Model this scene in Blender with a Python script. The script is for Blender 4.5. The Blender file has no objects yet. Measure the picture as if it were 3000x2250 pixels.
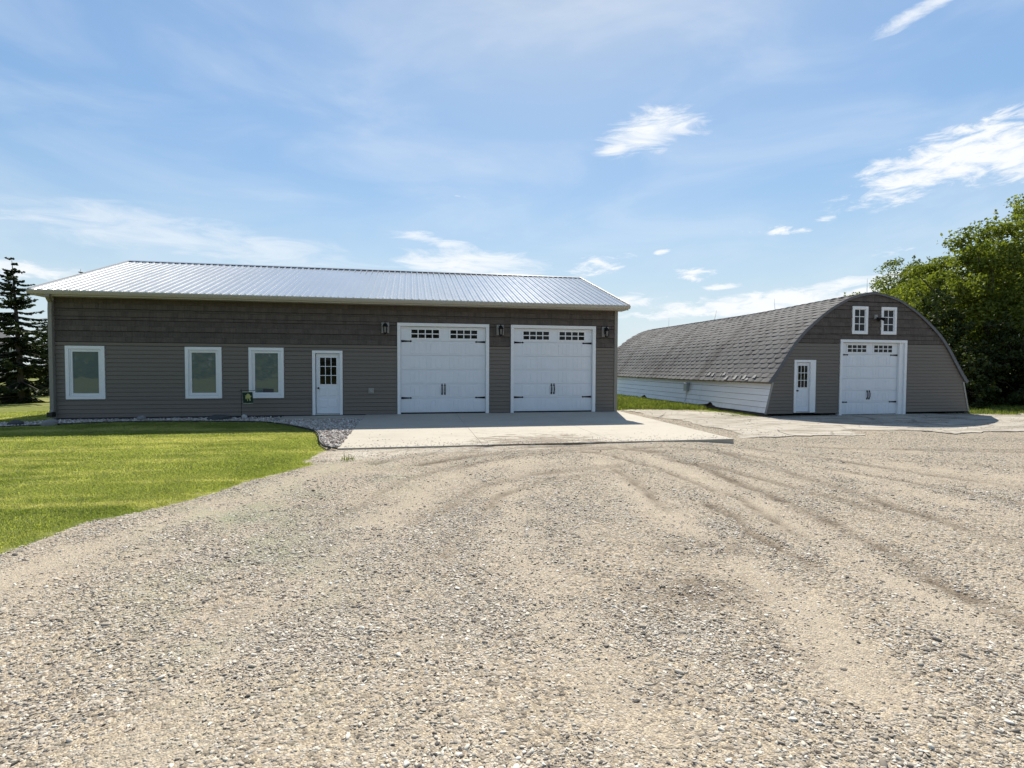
import bpy, math, random
import numpy as np
from mathutils import Matrix, Vector

# ------------------------------------------------------------------ camera, sky, sun, exposure
scene = bpy.context.scene
COL = scene.collection
CY, CP, CR, CD, CH = 0.189, -0.033, 0.004, 18.39, 1.624
cf = np.array([math.sin(CY)*math.cos(CP), math.cos(CY)*math.cos(CP), math.sin(CP)])
cr0 = np.array([math.cos(CY), -math.sin(CY), 0.0]); cu0 = np.cross(cr0, cf)
cr = cr0*math.cos(CR)+cu0*math.sin(CR); cu = -cr0*math.sin(CR)+cu0*math.cos(CR)
cam_d = bpy.data.cameras.new('camera'); cam = bpy.data.objects.new('camera', cam_d); COL.objects.link(cam)
cam_d.sensor_width = 36.0; cam_d.lens = 1548.06/3000*36; cam_d.clip_end = 20000; cam_d.clip_start = 0.05
M = Matrix.Identity(4)
for i in range(3):
    M[i][0] = cr[i]; M[i][1] = cu[i]; M[i][2] = -cf[i]
M[0][3], M[1][3], M[2][3] = 0.0, -CD, CH
cam.matrix_world = M
scene.camera = cam

SUN_EL = math.radians(47.5)
SUN_AZ = math.atan2(0.28, 0.96)          # clockwise from +Y
SKY_STRENGTH = 0.13
scene.view_settings.view_transform = 'Standard'
scene.view_settings.look = 'None'
scene.view_settings.gamma = 1.0
scene.view_settings.exposure = 0.60
scene.view_settings.use_curve_mapping = False

sun_d = bpy.data.lights.new('sun', 'SUN'); sun = bpy.data.objects.new('sun', sun_d); COL.objects.link(sun)
sun_d.energy = 5.0; sun_d.angle = math.radians(0.53); sun_d.color = (1.0, 0.94, 0.83)
sdir = Vector((math.sin(SUN_AZ)*math.cos(SUN_EL), math.cos(SUN_AZ)*math.cos(SUN_EL), math.sin(SUN_EL)))
sun.rotation_euler = sdir.to_track_quat('Z', 'Y').to_euler(); sun.location = (30, 60, 60)


class NT:
    """thin helper round a node tree"""
    def __init__(s, nt): s.nt = nt; s.n = nt.nodes; s.l = nt.links
    def new(s, t, **kw):
        nd = s.n.new(t)
        for k, v in kw.items(): setattr(nd, k, v)
        return nd
    def put(s, sock, v):
        if isinstance(v, bpy.types.NodeSocket): s.l.new(v, sock)
        elif v is not None:
            if sock.type == 'RGBA' and len(v) == 3: v = (*v, 1)
            sock.default_value = v
    def math(s, op, a, b=None, c=None, clamp=False):
        nd = s.new('ShaderNodeMath', operation=op, use_clamp=clamp)
        s.put(nd.inputs[0], a)
        if b is not None: s.put(nd.inputs[1], b)
        if c is not None: s.put(nd.inputs[2], c)
        return nd.outputs[0]
    def vmath(s, op, a, b=None):
        nd = s.new('ShaderNodeVectorMath', operation=op)
        s.put(nd.inputs[0], a)
        if b is not None: s.put(nd.inputs[1], b)
        return nd.outputs[0]
    def mapping(s, vec, loc=(0, 0, 0), rot=(0, 0, 0), scale=(1, 1, 1), vt='POINT'):
        nd = s.new('ShaderNodeMapping', vector_type=vt)
        s.put(nd.inputs[0], vec); nd.inputs[1].default_value = loc; nd.inputs[2].default_value = rot; nd.inputs[3].default_value = scale
        return nd.outputs[0]
    def noise(s, vec, scale=5, detail=4, rough=0.55, dist=0.0):
        nd = s.new('ShaderNodeTexNoise'); s.put(nd.inputs['Vector'], vec)
        nd.inputs['Scale'].default_value = scale; nd.inputs['Detail'].default_value = detail
        nd.inputs['Roughness'].default_value = rough; nd.inputs['Distortion'].default_value = dist
        return nd.outputs[0]
    def voronoi(s, vec, scale=5, feature='F1', out='Distance', rnd=1.0):
        nd = s.new('ShaderNodeTexVoronoi', feature=feature); s.put(nd.inputs['Vector'], vec)
        nd.inputs['Scale'].default_value = scale; nd.inputs['Randomness'].default_value = rnd
        return nd.outputs[out]
    def smooth(s, v, a, b, lo=0.0, hi=1.0):
        nd = s.new('ShaderNodeMapRange', interpolation_type='SMOOTHSTEP'); s.put(nd.inputs[0], v)
        nd.inputs[1].default_value = a; nd.inputs[2].default_value = b; nd.inputs[3].default_value = lo; nd.inputs[4].default_value = hi
        return nd.outputs[0]
    def mix(s, f, a, b, mode='MIX'):
        nd = s.new('ShaderNodeMix', data_type='RGBA', blend_type=mode)
        s.put(nd.inputs[0], f); s.put(nd.inputs[6], a); s.put(nd.inputs[7], b)
        return nd.outputs[2]
    def ramp(s, v, stops):
        nd = s.new('ShaderNodeValToRGB'); s.put(nd.inputs[0], v)
        e = nd.color_ramp.elements
        while len(e) < len(stops): e.new(0.5)
        for q, (p, c) in zip(e, stops): q.position = p; q.color = (*c, 1) if len(c) == 3 else c
        return nd.outputs[0]
    def pos(s): return s.new('ShaderNodeNewGeometry').outputs['Position']
    def bump(s, h, strength=0.3, dist=0.01, normal=None):
        nd = s.new('ShaderNodeBump'); s.put(nd.inputs['Height'], h); nd.inputs['Strength'].default_value = strength; nd.inputs['Distance'].default_value = dist
        if normal is not None: s.put(nd.inputs['Normal'], normal)
        return nd.outputs[0]


world = bpy.data.worlds.new('World'); scene.world = world; world.use_nodes = True
W = NT(world.node_tree); W.n.clear()
sky = W.new('ShaderNodeTexSky', sky_type='NISHITA')
sky.sun_disc = False; sky.sun_elevation = SUN_EL; sky.sun_rotation = SUN_AZ
sky.altitude = 250; sky.air_density = 1.0; sky.dust_density = 0.5; sky.ozone_density = 1.6
dvec = W.new('ShaderNodeTexCoord').outputs['Generated']
sep = W.new('ShaderNodeSeparateXYZ'); W.put(sep.inputs[0], W.vmath('NORMALIZE', dvec))
az = W.math('ARCTAN2', sep.outputs[0], sep.outputs[1]); el = W.math('ARCSINE', sep.outputs[2])
comb = W.new('ShaderNodeCombineXYZ'); W.put(comb.inputs[0], az); W.put(comb.inputs[1], el)
ae = comb.outputs[0]
# cloud layer seen in perspective: a flat sheet overhead
inv = W.math('DIVIDE', 1.0, W.math('MAXIMUM', W.math('ADD', sep.outputs[2], 0.05), 0.02))
cs = W.new('ShaderNodeCombineXYZ'); W.put(cs.inputs[0], W.math('MULTIPLY', sep.outputs[0], inv)); W.put(cs.inputs[1], W.math('MULTIPLY', sep.outputs[1], inv))
sheet = cs.outputs[0]
puff = W.noise(W.mapping(ae, rot=(0, 0, math.radians(-14)), scale=(1.0, 3.0, 1)), scale=21, detail=10, rough=0.66, dist=0.5)
streak = W.noise(W.mapping(ae, rot=(0, 0, math.radians(-16)), scale=(1.0, 4.6, 1)), scale=8.5, detail=10, rough=0.66, dist=0.8)
veil = W.noise(W.mapping(ae, rot=(0, 0, math.radians(-24)), scale=(1.0, 3.2, 1)), scale=3.0, detail=5, rough=0.55, dist=0.5)
# az, el, half width, half height, tilt(deg), noise, threshold lo/hi, opacity
CLOUDS = [
    (0.45, 0.408, 0.125, 0.045, 6, 'streak', 0.60, 0.96, 1.0), (0.375, 0.379, 0.060, 0.020, 8, 'streak', 0.66, 1.0, 0.9),
    (0.875, 0.294, 0.165, 0.050, 14, 'puff', 0.58, 0.90, 1.0), (0.960, 0.275, 0.09, 0.03, 14, 'puff', 0.58, 0.9, 1.0),
    (0.100, 0.188, 0.22, 0.034, -1, 'streak', 0.60, 0.95, 0.9), (0.030, 0.232, 0.14, 0.018, -9, 'streak', 0.66, 1.0, 0.75),
    (-0.36, 0.200, 0.36, 0.042, -3, 'streak', 0.50, 1.05, 0.55),
    (0.650, 0.226, 0.075, 0.016, -6, 'puff', 0.74, 0.98, 1.0), (0.515, 0.165, 0.075, 0.026, -10, 'puff', 0.76, 1.0, 1.0),
    (0.350, 0.185, 0.085, 0.030, 8, 'puff', 0.70, 0.98, 0.95), (0.64, 0.108, 0.30, 0.026, 3, 'puff', 0.56, 0.9, 1.0),
    (0.78, 0.135, 0.16, 0.016, 6, 'puff', 0.62, 0.95, 0.9), (0.40, 0.120, 0.09, 0.020, 0, 'puff', 0.62, 0.95, 0.9),
    (-0.56, 0.130, 0.10, 0.018, 0, 'puff', 0.6, 0.95, 0.9), (0.84, 0.487, 0.10, 0.016, 14, 'streak', 0.66, 1.05, 0.8),
    (0.30, 0.160, 0.05, 0.014, 6, 'puff', 0.66, 0.95, 0.9), (0.56, 0.140, 0.05, 0.012, 0, 'puff', 0.68, 0.95, 0.9), (0.46, 0.205, 0.03, 0.008, 10, 'puff', 0.72, 0.98, 0.9), (0.80, 0.175, 0.05, 0.012, 5, 'puff', 0.72, 1.0, 0.8),
    (0.72, 0.235, 0.03, 0.010, 0, 'puff', 0.7, 1.0, 0.9), (0.10, 0.305, 0.05, 0.010, -5, 'puff', 0.86, 1.1, 0.9),
]
cover = None
for (a0, e0, hw, hh, tilt, kind, lo, hi, op) in CLOUDS:
    q = W.mapping(W.vmath('SUBTRACT', ae, (a0, e0, 0)), rot=(0, 0, math.radians(-tilt)))
    q = W.vmath('MULTIPLY', q, (1/hw, 1/hh, 0))
    ln = W.new('ShaderNodeVectorMath', operation='LENGTH'); W.put(ln.inputs[0], q)
    m = W.smooth(ln.outputs['Value'], 1.3, 0.0, 0.0, 0.40)
    c = W.math('MULTIPLY', W.smooth(W.math('ADD', m, {'puff': puff, 'streak': streak}[kind]), lo, hi), op)
    c = W.math('MULTIPLY', c, W.smooth(ln.outputs['Value'], 1.25, 0.75))
    cover = c if cover is None else W.math('MAXIMUM', cover, c)
thin = W.math('MULTIPLY', W.smooth(veil, 0.36, 0.85), 0.30)
cover = W.math('MAXIMUM', cover, thin, clamp=True)
# soft shoulder over the whole dome, as a phone camera compresses a bright sky
lum = W.new('ShaderNodeVectorMath', operation='DOT_PRODUCT'); W.put(lum.inputs[0], sky.outputs[0]); lum.inputs[1].default_value = (0.25, 0.6, 0.15)
sc_ = W.new('ShaderNodeVectorMath', operation='SCALE'); W.put(sc_.inputs[0], sky.outputs[0])
W.put(sc_.inputs['Scale'], W.math('DIVIDE', 1.29, W.math('ADD', 1.0, W.math('MULTIPLY', lum.outputs['Value'], 0.25))))
skycol = W.mix(1.0, sc_.outputs[0], (0.90, 1.02, 1.025), 'MULTIPLY')
haze = W.smooth(el, 0.36, 0.0, 0.0, 0.7)
skycol = W.mix(haze, skycol, (3.75, 4.3, 4.75))
skycol = W.mix(cover, skycol, (5.0, 5.15, 5.3))
bg = W.new('ShaderNodeBackground'); W.put(bg.inputs[0], skycol); bg.inputs[1].default_value = SKY_STRENGTH
W.l.new(bg.outputs[0], W.new('ShaderNodeOutputWorld').inputs[0])

rng = np.random.default_rng(7)
random.seed(7)

# ------------------------------------------------------------------ materials
MATS = {}


def mat(name, col, rough=0.7, metal=0.0, var=0.0, vscale=(3, 3, 3), bump=0.0, bscale=(60, 60, 60), bdist=0.004, spec=None, trans=None):
    m = bpy.data.materials.new(name); m.use_nodes = True
    T = NT(m.node_tree); p = m.node_tree.nodes['Principled BSDF']
    p.inputs['Roughness'].default_value = rough; p.inputs['Metallic'].default_value = metal
    if spec is not None: p.inputs['Specular IOR Level'].default_value = spec
    c = (*col, 1)
    if var > 0:
        n = T.noise(T.mapping(T.pos(), scale=vscale), scale=1, detail=5, rough=0.6)
        isl = T.new('ShaderNodeNewGeometry').outputs['Random Per Island']
        k = T.math('ADD', T.math('MULTIPLY', T.math('SUBTRACT', n, 0.5), 2.2*var), T.math('MULTIPLY', T.math('SUBTRACT', isl, 0.5), 0.75*var))
        k = T.math('ADD', k, 1.0)
        mx = T.new('ShaderNodeVectorMath', operation='SCALE'); T.put(mx.inputs[0], col); T.put(mx.inputs['Scale'], k)
        T.l.new(mx.outputs[0], p.inputs['Base Color'])
    else:
        p.inputs['Base Color'].default_value = c
    if bump > 0:
        n = T.noise(T.mapping(T.pos(), scale=bscale), scale=1, detail=4, rough=0.6)
        T.l.new(T.bump(n, bump, bdist), p.inputs['Normal'])
    MATS[name] = m
    return m


mat('lap_paint', (0.155, 0.130, 0.104), 0.6, var=0.07, vscale=(1.5, 1.5, 9), bump=0.25, bscale=(9, 60, 90))
mat('shake_paint', (0.080, 0.064, 0.053), 0.75, var=0.55, vscale=(26, 26, 2.4), bump=0.5, bscale=(70, 70, 5), bdist=0.006)
mat('white_paint', (0.78, 0.79, 0.80), 0.45, var=0.04, vscale=(4, 4, 4))
mat('door_paint', (0.74, 0.76, 0.79), 0.42, var=0.04, vscale=(2, 2, 5), bump=0.12, bscale=(40, 40, 8))
mat('old_white', (0.80, 0.80, 0.80), 0.6, var=0.14, vscale=(1.2, 0.8, 7), bump=0.3, bscale=(20, 8, 60))
mat('taupe_trim', (0.23, 0.215, 0.185), 0.5, var=0.06)
mat('tan_gutter', (0.40, 0.375, 0.32), 0.45, var=0.05)
mat('dark_metal', (0.004, 0.004, 0.005), 0.55, spec=0.2)
mat('black_plastic', (0.012, 0.013, 0.012), 0.5)
mat('grey_block', (0.29, 0.275, 0.25), 0.6, var=0.05)
mat('barge_paint', (0.105, 0.11, 0.12), 0.6, var=0.2, vscale=(3, 3, 3))
mat('core_wall', (0.05, 0.047, 0.043), 0.9)
mat('grey_box', (0.30, 0.33, 0.35), 0.45, metal=0.3, var=0.12, vscale=(9, 9, 9))
mat('galv', (0.55, 0.57, 0.58), 0.4, metal=0.7)
mat('foundation', (0.075, 0.058, 0.045), 0.95, var=0.5, vscale=(3, 3, 8), bump=0.5, bscale=(25, 25, 25), bdist=0.01)
mat('rust_dark', (0.055, 0.034, 0.026), 0.95, var=0.5, vscale=(4, 4, 9))
mat('bulb_glass', (0.20, 0.19, 0.185), 0.12)
mat('flag_green', (0.006, 0.032, 0.020), 0.85, var=0.2)
mat('flag_gold', (0.42, 0.40, 0.13), 0.8, var=0.25, vscale=(60, 60, 60))
mat('flag_cream', (0.50, 0.49, 0.33), 0.8)
mat('bark', (0.075, 0.06, 0.047), 0.95, var=0.4, vscale=(8, 8, 2), bump=0.6, bscale=(30, 30, 6), bdist=0.02)
mat('rock_grey', (0.23, 0.22, 0.21), 0.85, var=0.45, vscale=(7, 7, 7), bump=0.6, bscale=(40, 40, 40), bdist=0.01)
mat('rock_dark', (0.055, 0.055, 0.055), 0.85, var=0.4, vscale=(7, 7, 7), bump=0.6, bscale=(40, 40, 40), bdist=0.01)
mat('rock_pale', (0.45, 0.43, 0.40), 0.85, var=0.3, vscale=(9, 9, 9), bump=0.5, bscale=(40, 40, 40), bdist=0.01)
mat('house_siding', (0.20, 0.205, 0.215), 0.7, var=0.06)
mat('house_roof', (0.05, 0.05, 0.055), 0.9, var=0.2)
mat('torn_felt', (0.33, 0.32, 0.30), 0.9, var=0.3, vscale=(12, 12, 12))


def glass_mat(name, col, rough=0.03, ior=1.6):
    m = mat(name, col, rough); p = m.node_tree.nodes['Principled BSDF']; p.inputs['IOR'].default_value = ior
    T = NT(m.node_tree); n = T.noise(T.pos(), scale=2.2, detail=2)
    T.l.new(T.bump(n, 0.12, 0.012), p.inputs['Normal'])
    return m


glass_mat('tinted_glass', (0.12, 0.155, 0.148), 0.02, 1.7)
glass_mat('dark_glass', (0.004, 0.004, 0.005), 0.03, 1.32)


def roof_metal():
    m = bpy.data.materials.new('roof_metal'); m.use_nodes = True
    T = NT(m.node_tree); p = m.node_tree.nodes['Principled BSDF']
    n = T.noise(T.mapping(T.pos(), scale=(1.1, 0.35, 0.35)), scale=1, detail=5, rough=0.6)
    T.l.new(T.ramp(n, [(0.25, (0.56, 0.55, 0.53)), (0.75, (0.65, 0.64, 0.62))]), p.inputs['Base Color'])
    p.inputs['Metallic'].default_value = 0.6
    n2 = T.noise(T.mapping(T.pos(), scale=(5, 2, 2)), scale=1, detail=3)
    T.l.new(T.math('ADD', 0.10, T.math('MULTIPLY', n2, 0.05)), p.inputs['Roughness'])
    MATS['roof_metal'] = m


roof_metal()


def concrete(name, base, dark, stain=0.5, joints=None):
    m = bpy.data.materials.new(name); m.use_nodes = True
    T = NT(m.node_tree); p = m.node_tree.nodes['Principled BSDF']; P = T.pos()
    big = T.noise(T.mapping(P, scale=(0.6, 0.9, 1)), scale=1.2, detail=6, rough=0.6)
    fine = T.noise(P, scale=45, detail=4, rough=0.7)
    c = T.mix(T.smooth(big, 0.42, 0.75, 0, stain), base, dark)
    c = T.mix(T.smooth(fine, 0.35, 0.7, 0.0, 0.35), c, [v*0.8 for v in base])
    # tracked-in dirt, patchy, thicker where the gravel meets the slab
    sx = T.new('ShaderNodeSeparateXYZ'); T.put(sx.inputs[0], P)
    near = T.smooth(sx.outputs[1], -4.2, -7.0, 0.0, 0.23)
    mid = T.smooth(T.math('ABSOLUTE', T.math('SUBTRACT', sx.outputs[0], 2.9)), 0.6, 2.6, 1.0, 0.0)
    dn = T.noise(T.mapping(P, rot=(0, 0, 0.2), scale=(1.6, 4.5, 1)), scale=1.3, detail=9, rough=0.72)
    dirt = T.smooth(T.math('ADD', dn, T.math('MULTIPLY', near, mid)), 0.60, 0.72, 0, 0.85)
    c = T.mix(dirt, c, (0.15, 0.115, 0.08))
    sp = T.smooth(T.noise(P, scale=9, detail=2), 0.70, 0.74, 0, 0.6)
    c = T.mix(sp, c, (0.13, 0.11, 0.09))
    T.l.new(c, p.inputs['Base Color']); p.inputs['Roughness'].default_value = 0.9
    T.l.new(T.bump(T.math('ADD', fine, T.math('MULTIPLY', big, 2.0)), 0.35, 0.006), p.inputs['Normal'])
    MATS[name] = m


concrete('new_concrete', (0.43, 0.385, 0.315), (0.345, 0.31, 0.25), 0.7)


def old_concrete():
    m = bpy.data.materials.new('old_concrete'); m.use_nodes = True
    T = NT(m.node_tree); p = m.node_tree.nodes['Principled BSDF']; P = T.pos()
    big = T.noise(P, scale=0.7, detail=8, rough=0.65, dist=0.4)
    streak_ = T.noise(T.mapping(P, rot=(0, 0, 0.08), scale=(0.35, 2.2, 1)), scale=1.3, detail=9, rough=0.7)
    fine = T.noise(P, scale=38, detail=5, rough=0.75)
    c = T.ramp(big, [(0.3, (0.32, 0.285, 0.235)), (0.7, (0.44, 0.395, 0.325))])
    c = T.mix(T.smooth(streak_, 0.47, 0.60, 0, 0.9), c, (0.20, 0.165, 0.122))
    c = T.mix(T.smooth(fine, 0.5, 0.75, 0.0, 0.5), c, (0.27, 0.235, 0.19))
    ed = T.voronoi(T.vmath('ADD', P, T.vmath('MULTIPLY', T.new('ShaderNodeTexNoise').outputs[1], (0.3, 0.3, 0))), scale=0.7, feature='DISTANCE_TO_EDGE')
    crk = T.smooth(ed, 0.02, 0.004, 0, 0.6)
    c = T.mix(crk, c, (0.10, 0.085, 0.065))
    T.l.new(c, p.inputs['Base Color']); p.inputs['Roughness'].default_value = 0.92
    h = T.math('ADD', fine, T.math('MULTIPLY', crk, -2.0))
    T.l.new(T.bump(h, 0.5, 0.008), p.inputs['Normal'])
    MATS['old_concrete'] = m


old_concrete()


def gravel_mat():
    m = bpy.data.materials.new('gravel_sheet'); m.use_nodes = True
    T = NT(m.node_tree); p = m.node_tree.nodes['Principled BSDF']; P = T.pos()
    at = lambda n: T.new('ShaderNodeAttribute', attribute_name=n).outputs['Fac']
    big = T.noise(P, scale=0.45, detail=6, rough=0.6)
    mid = T.noise(P, scale=4.0, detail=6, rough=0.7)
    v1 = T.voronoi(P, scale=42, feature='F1', out='Distance'); k1 = T.voronoi(P, scale=42, feature='F1', out='Color')
    v2 = T.voronoi(P, scale=95, feature='F1', out='Distance'); k2 = T.voronoi(P, scale=95, feature='F1', out='Color')
    s1 = T.new('ShaderNodeSeparateColor'); T.put(s1.inputs[0], k1)
    s2 = T.new('ShaderNodeSeparateColor'); T.put(s2.inputs[0], k2)
    st1 = T.ramp(s1.outputs[0], [(0.0, (0.07, 0.06, 0.05)), (0.2, (0.20, 0.17, 0.13)), (0.55, (0.36, 0.315, 0.255)), (0.85, (0.43, 0.385, 0.32)), (1.0, (0.58, 0.54, 0.47))])
    st2 = T.ramp(s2.outputs[1], [(0.0, (0.10, 0.082, 0.062)), (0.35, (0.27, 0.23, 0.18)), (0.7, (0.38, 0.33, 0.265)), (1.0, (0.56, 0.50, 0.41))])
    sand = T.ramp(mid, [(0.3, (0.285, 0.245, 0.195)), (0.7, (0.40, 0.35, 0.282))])
    c = T.mix(0.75, sand, st2)
    c = T.mix(1.0, c, (1.18, 1.115, 1.0), 'MULTIPLY')
    bare = at('bare')
    stone = T.math('MULTIPLY', T.smooth(s1.outputs[1], 0.25, 0.6), T.math('SUBTRACT', 1.0, T.math('MULTIPLY', bare, 0.8)))
    c = T.mix(T.math('MULTIPLY', stone, 0.85), c, st1)
    c = T.mix(T.smooth(big, 0.5, 0.72, 0, 0.25), c, (0.28, 0.25, 0.205))
    c = T.mix(T.math('MULTIPLY', bare, 0.4), c, (0.42, 0.365, 0.29))
    c = T.mix(T.math('MULTIPLY', at('track'), T.smooth(mid, 0.25, 0.7, 0.55, 1.0)), c, (0.095, 0.068, 0.045))
    c = T.mix(T.math('MULTIPLY', at('pale'), T.smooth(mid, 0.4, 0.55, 0.1, 0.9)), c, (0.56, 0.50, 0.42))
    c = T.mix(T.math('MULTIPLY', at('green'), T.smooth(mid, 0.35, 0.65, 0.2, 0.65)), c, (0.20, 0.245, 0.13))
    T.l.new(c, p.inputs['Base Color']); p.inputs['Roughness'].default_value = 0.95; p.inputs['Specular IOR Level'].default_value = 0.2
    h = T.math('ADD', T.math('MULTIPLY', v1, T.math('MULTIPLY', stone, -1.6)), T.math('ADD', T.math('MULTIPLY', v2, -0.5), T.math('MULTIPLY', mid, 0.8)))
    T.l.new(T.bump(h, 0.85, 0.016), p.inputs['Normal'])
    MATS['gravel_sheet'] = m


gravel_mat()


def stone_mat(name, stops):
    m = bpy.data.materials.new(name); m.use_nodes = True
    T = NT(m.node_tree); p = m.node_tree.nodes['Principled BSDF']
    r = T.new('ShaderNodeObjectInfo').outputs['Random']
    c = T.ramp(r, stops)
    n = T.noise(T.new('ShaderNodeTexCoord').outputs['Object'], scale=2.5, detail=4, rough=0.7)
    c = T.mix(T.smooth(n, 0.35, 0.7, 0, 0.4), c, [0.22, 0.19, 0.155])
    T.l.new(c, p.inputs['Base Color']); p.inputs['Roughness'].default_value = 0.88; p.inputs['Specular IOR Level'].default_value = 0.25
    MATS[name] = m


stone_mat('gravel_stone', [(0.0, (0.06, 0.055, 0.05)), (0.08, (0.20, 0.175, 0.145)), (0.2, (0.36, 0.31, 0.245)), (0.6, (0.50, 0.44, 0.355)), (0.85, (0.62, 0.56, 0.46)), (1.0, (0.78, 0.74, 0.66))])
stone_mat('river_stone', [(0.0, (0.22, 0.18, 0.16)), (0.35, (0.42, 0.365, 0.32)), (0.7, (0.58, 0.52, 0.46)), (1.0, (0.75, 0.71, 0.65))])


def lawn_mat():
    m = bpy.data.materials.new('lawn_ground'); m.use_nodes = True
    T = NT(m.node_tree); p = m.node_tree.nodes['Principled BSDF']; P = T.pos()
    a = T.noise(P, scale=0.35, detail=6, rough=0.65); b = T.noise(P, scale=14, detail=5, rough=0.75)
    c = T.mix(T.smooth(a, 0.35, 0.7), (0.14, 0.16, 0.03), (0.21, 0.215, 0.05))
    c = T.mix(T.smooth(b, 0.35, 0.7, 0, 0.8), c, (0.085, 0.115, 0.016))
    st = T.noise(T.mapping(P, rot=(0, 0, -0.35), scale=(0.22, 1.1, 1)), scale=1.1, detail=5, rough=0.7)
    c = T.mix(T.smooth(st, 0.47, 0.62, 0, 0.7), c, (0.34, 0.31, 0.14))
    T.l.new(c, p.inputs['Base Color']); p.inputs['Roughness'].default_value = 0.9; p.inputs['Specular IOR Level'].default_value = 0.15
    T.l.new(T.bump(b, 0.8, 0.03), p.inputs['Normal'])
    MATS['lawn_ground'] = m


lawn_mat()


def leaf_mat(name, stops, transl=0.4, world_scale=0.0, dry=None):
    m = bpy.data.materials.new(name); m.use_nodes = True
    T = NT(m.node_tree); T.n.clear()
    g = T.new('ShaderNodeNewGeometry')
    r = g.outputs['Random Per Island']
    if world_scale > 0:
        n = T.noise(T.pos(), scale=world_scale, detail=4, rough=0.6)
        r = T.math('ADD', T.math('MULTIPLY', r, 0.55), T.math('MULTIPLY', T.smooth(n, 0.25, 0.75), 0.45))
    c = T.ramp(r, stops)
    if dry:
        st = T.noise(T.mapping(T.pos(), rot=(0, 0, -0.35), scale=(0.22, 1.1, 1)), scale=1.1, detail=5, rough=0.7)
        c = T.mix(T.smooth(st, 0.47, 0.62, 0, 0.8), c, dry)
        dk = T.noise(T.pos(), scale=1.1, detail=6, rough=0.7)
        c = T.mix(T.smooth(dk, 0.48, 0.70, 0, 0.55), c, (0.12, 0.165, 0.02))
    d = T.new('ShaderNodeBsdfDiffuse'); T.put(d.inputs[0], c)
    t = T.new('ShaderNodeBsdfTranslucent'); T.put(t.inputs[0], T.mix(1.0, c, (1.25, 1.35, 0.7), 'MULTIPLY'))
    gl = T.new('ShaderNodeBsdfGlossy'); gl.inputs['Roughness'].default_value = 0.45; T.put(gl.inputs[0], (0.9, 0.95, 0.9))
    mx = T.new('ShaderNodeMixShader'); mx.inputs[0].default_value = transl; T.l.new(d.outputs[0], mx.inputs[1]); T.l.new(t.outputs[0], mx.inputs[2])
    m2 = T.new('ShaderNodeMixShader'); m2.inputs[0].default_value = 0.015; T.l.new(mx.outputs[0], m2.inputs[1]); T.l.new(gl.outputs[0], m2.inputs[2])
    T.l.new(m2.outputs[0], T.new('ShaderNodeOutputMaterial').inputs[0])
    MATS[name] = m


leaf_mat('leaf', [(0.0, (0.05, 0.068, 0.012)), (0.5, (0.14, 0.165, 0.026)), (0.85, (0.22, 0.24, 0.042)), (1.0, (0.34, 0.35, 0.08))], 0.46, 0.5)
leaf_mat('needle', [(0.0, (0.014, 0.022, 0.010)), (0.6, (0.032, 0.046, 0.017)), (1.0, (0.075, 0.088, 0.025))], 0.15, 0.6)
leaf_mat('grass_blade', [(0.0, (0.145, 0.18, 0.048)), (0.5, (0.285, 0.305, 0.088)), (1.0, (0.44, 0.43, 0.17))], 0.68, 0.5, dry=(0.50, 0.46, 0.21))
leaf_mat('wild_grass', [(0.0, (0.08, 0.11, 0.02)), (0.6, (0.14, 0.17, 0.035)), (1.0, (0.27, 0.25, 0.09))], 0.45, 0.8)


def shingle_mat():
    m = bpy.data.materials.new('shingle'); m.use_nodes = True
    T = NT(m.node_tree); p = m.node_tree.nodes['Principled BSDF']; P = T.pos()
    isl = T.new('ShaderNodeNewGeometry').outputs['Random Per Island']
    stk = T.noise(T.mapping(P, scale=(0.25, 1.1, 0.25)), scale=1.4, detail=7, rough=0.65)
    fine = T.noise(P, scale=60, detail=3, rough=0.7)
    c = T.ramp(isl, [(0.0, (0.105, 0.102, 0.101)), (0.5, (0.138, 0.134, 0.131)), (1.0, (0.178, 0.172, 0.166))])
    c = T.mix(T.smooth(stk, 0.44, 0.66, 0, 0.75), c, (0.060, 0.054, 0.053))
    c = T.mix(T.smooth(fine, 0.4, 0.7, 0, 0.3), c, (0.24, 0.225, 0.205))
    T.l.new(c, p.inputs['Base Color']); p.inputs['Roughness'].default_value = 0.95; p.inputs['Specular IOR Level'].default_value = 0.2
    T.l.new(T.bump(fine, 0.4, 0.005), p.inputs['Normal'])
    MATS['shingle'] = m


shingle_mat()

# ------------------------------------------------------------------ mesh helpers
ROOT = {}


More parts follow.
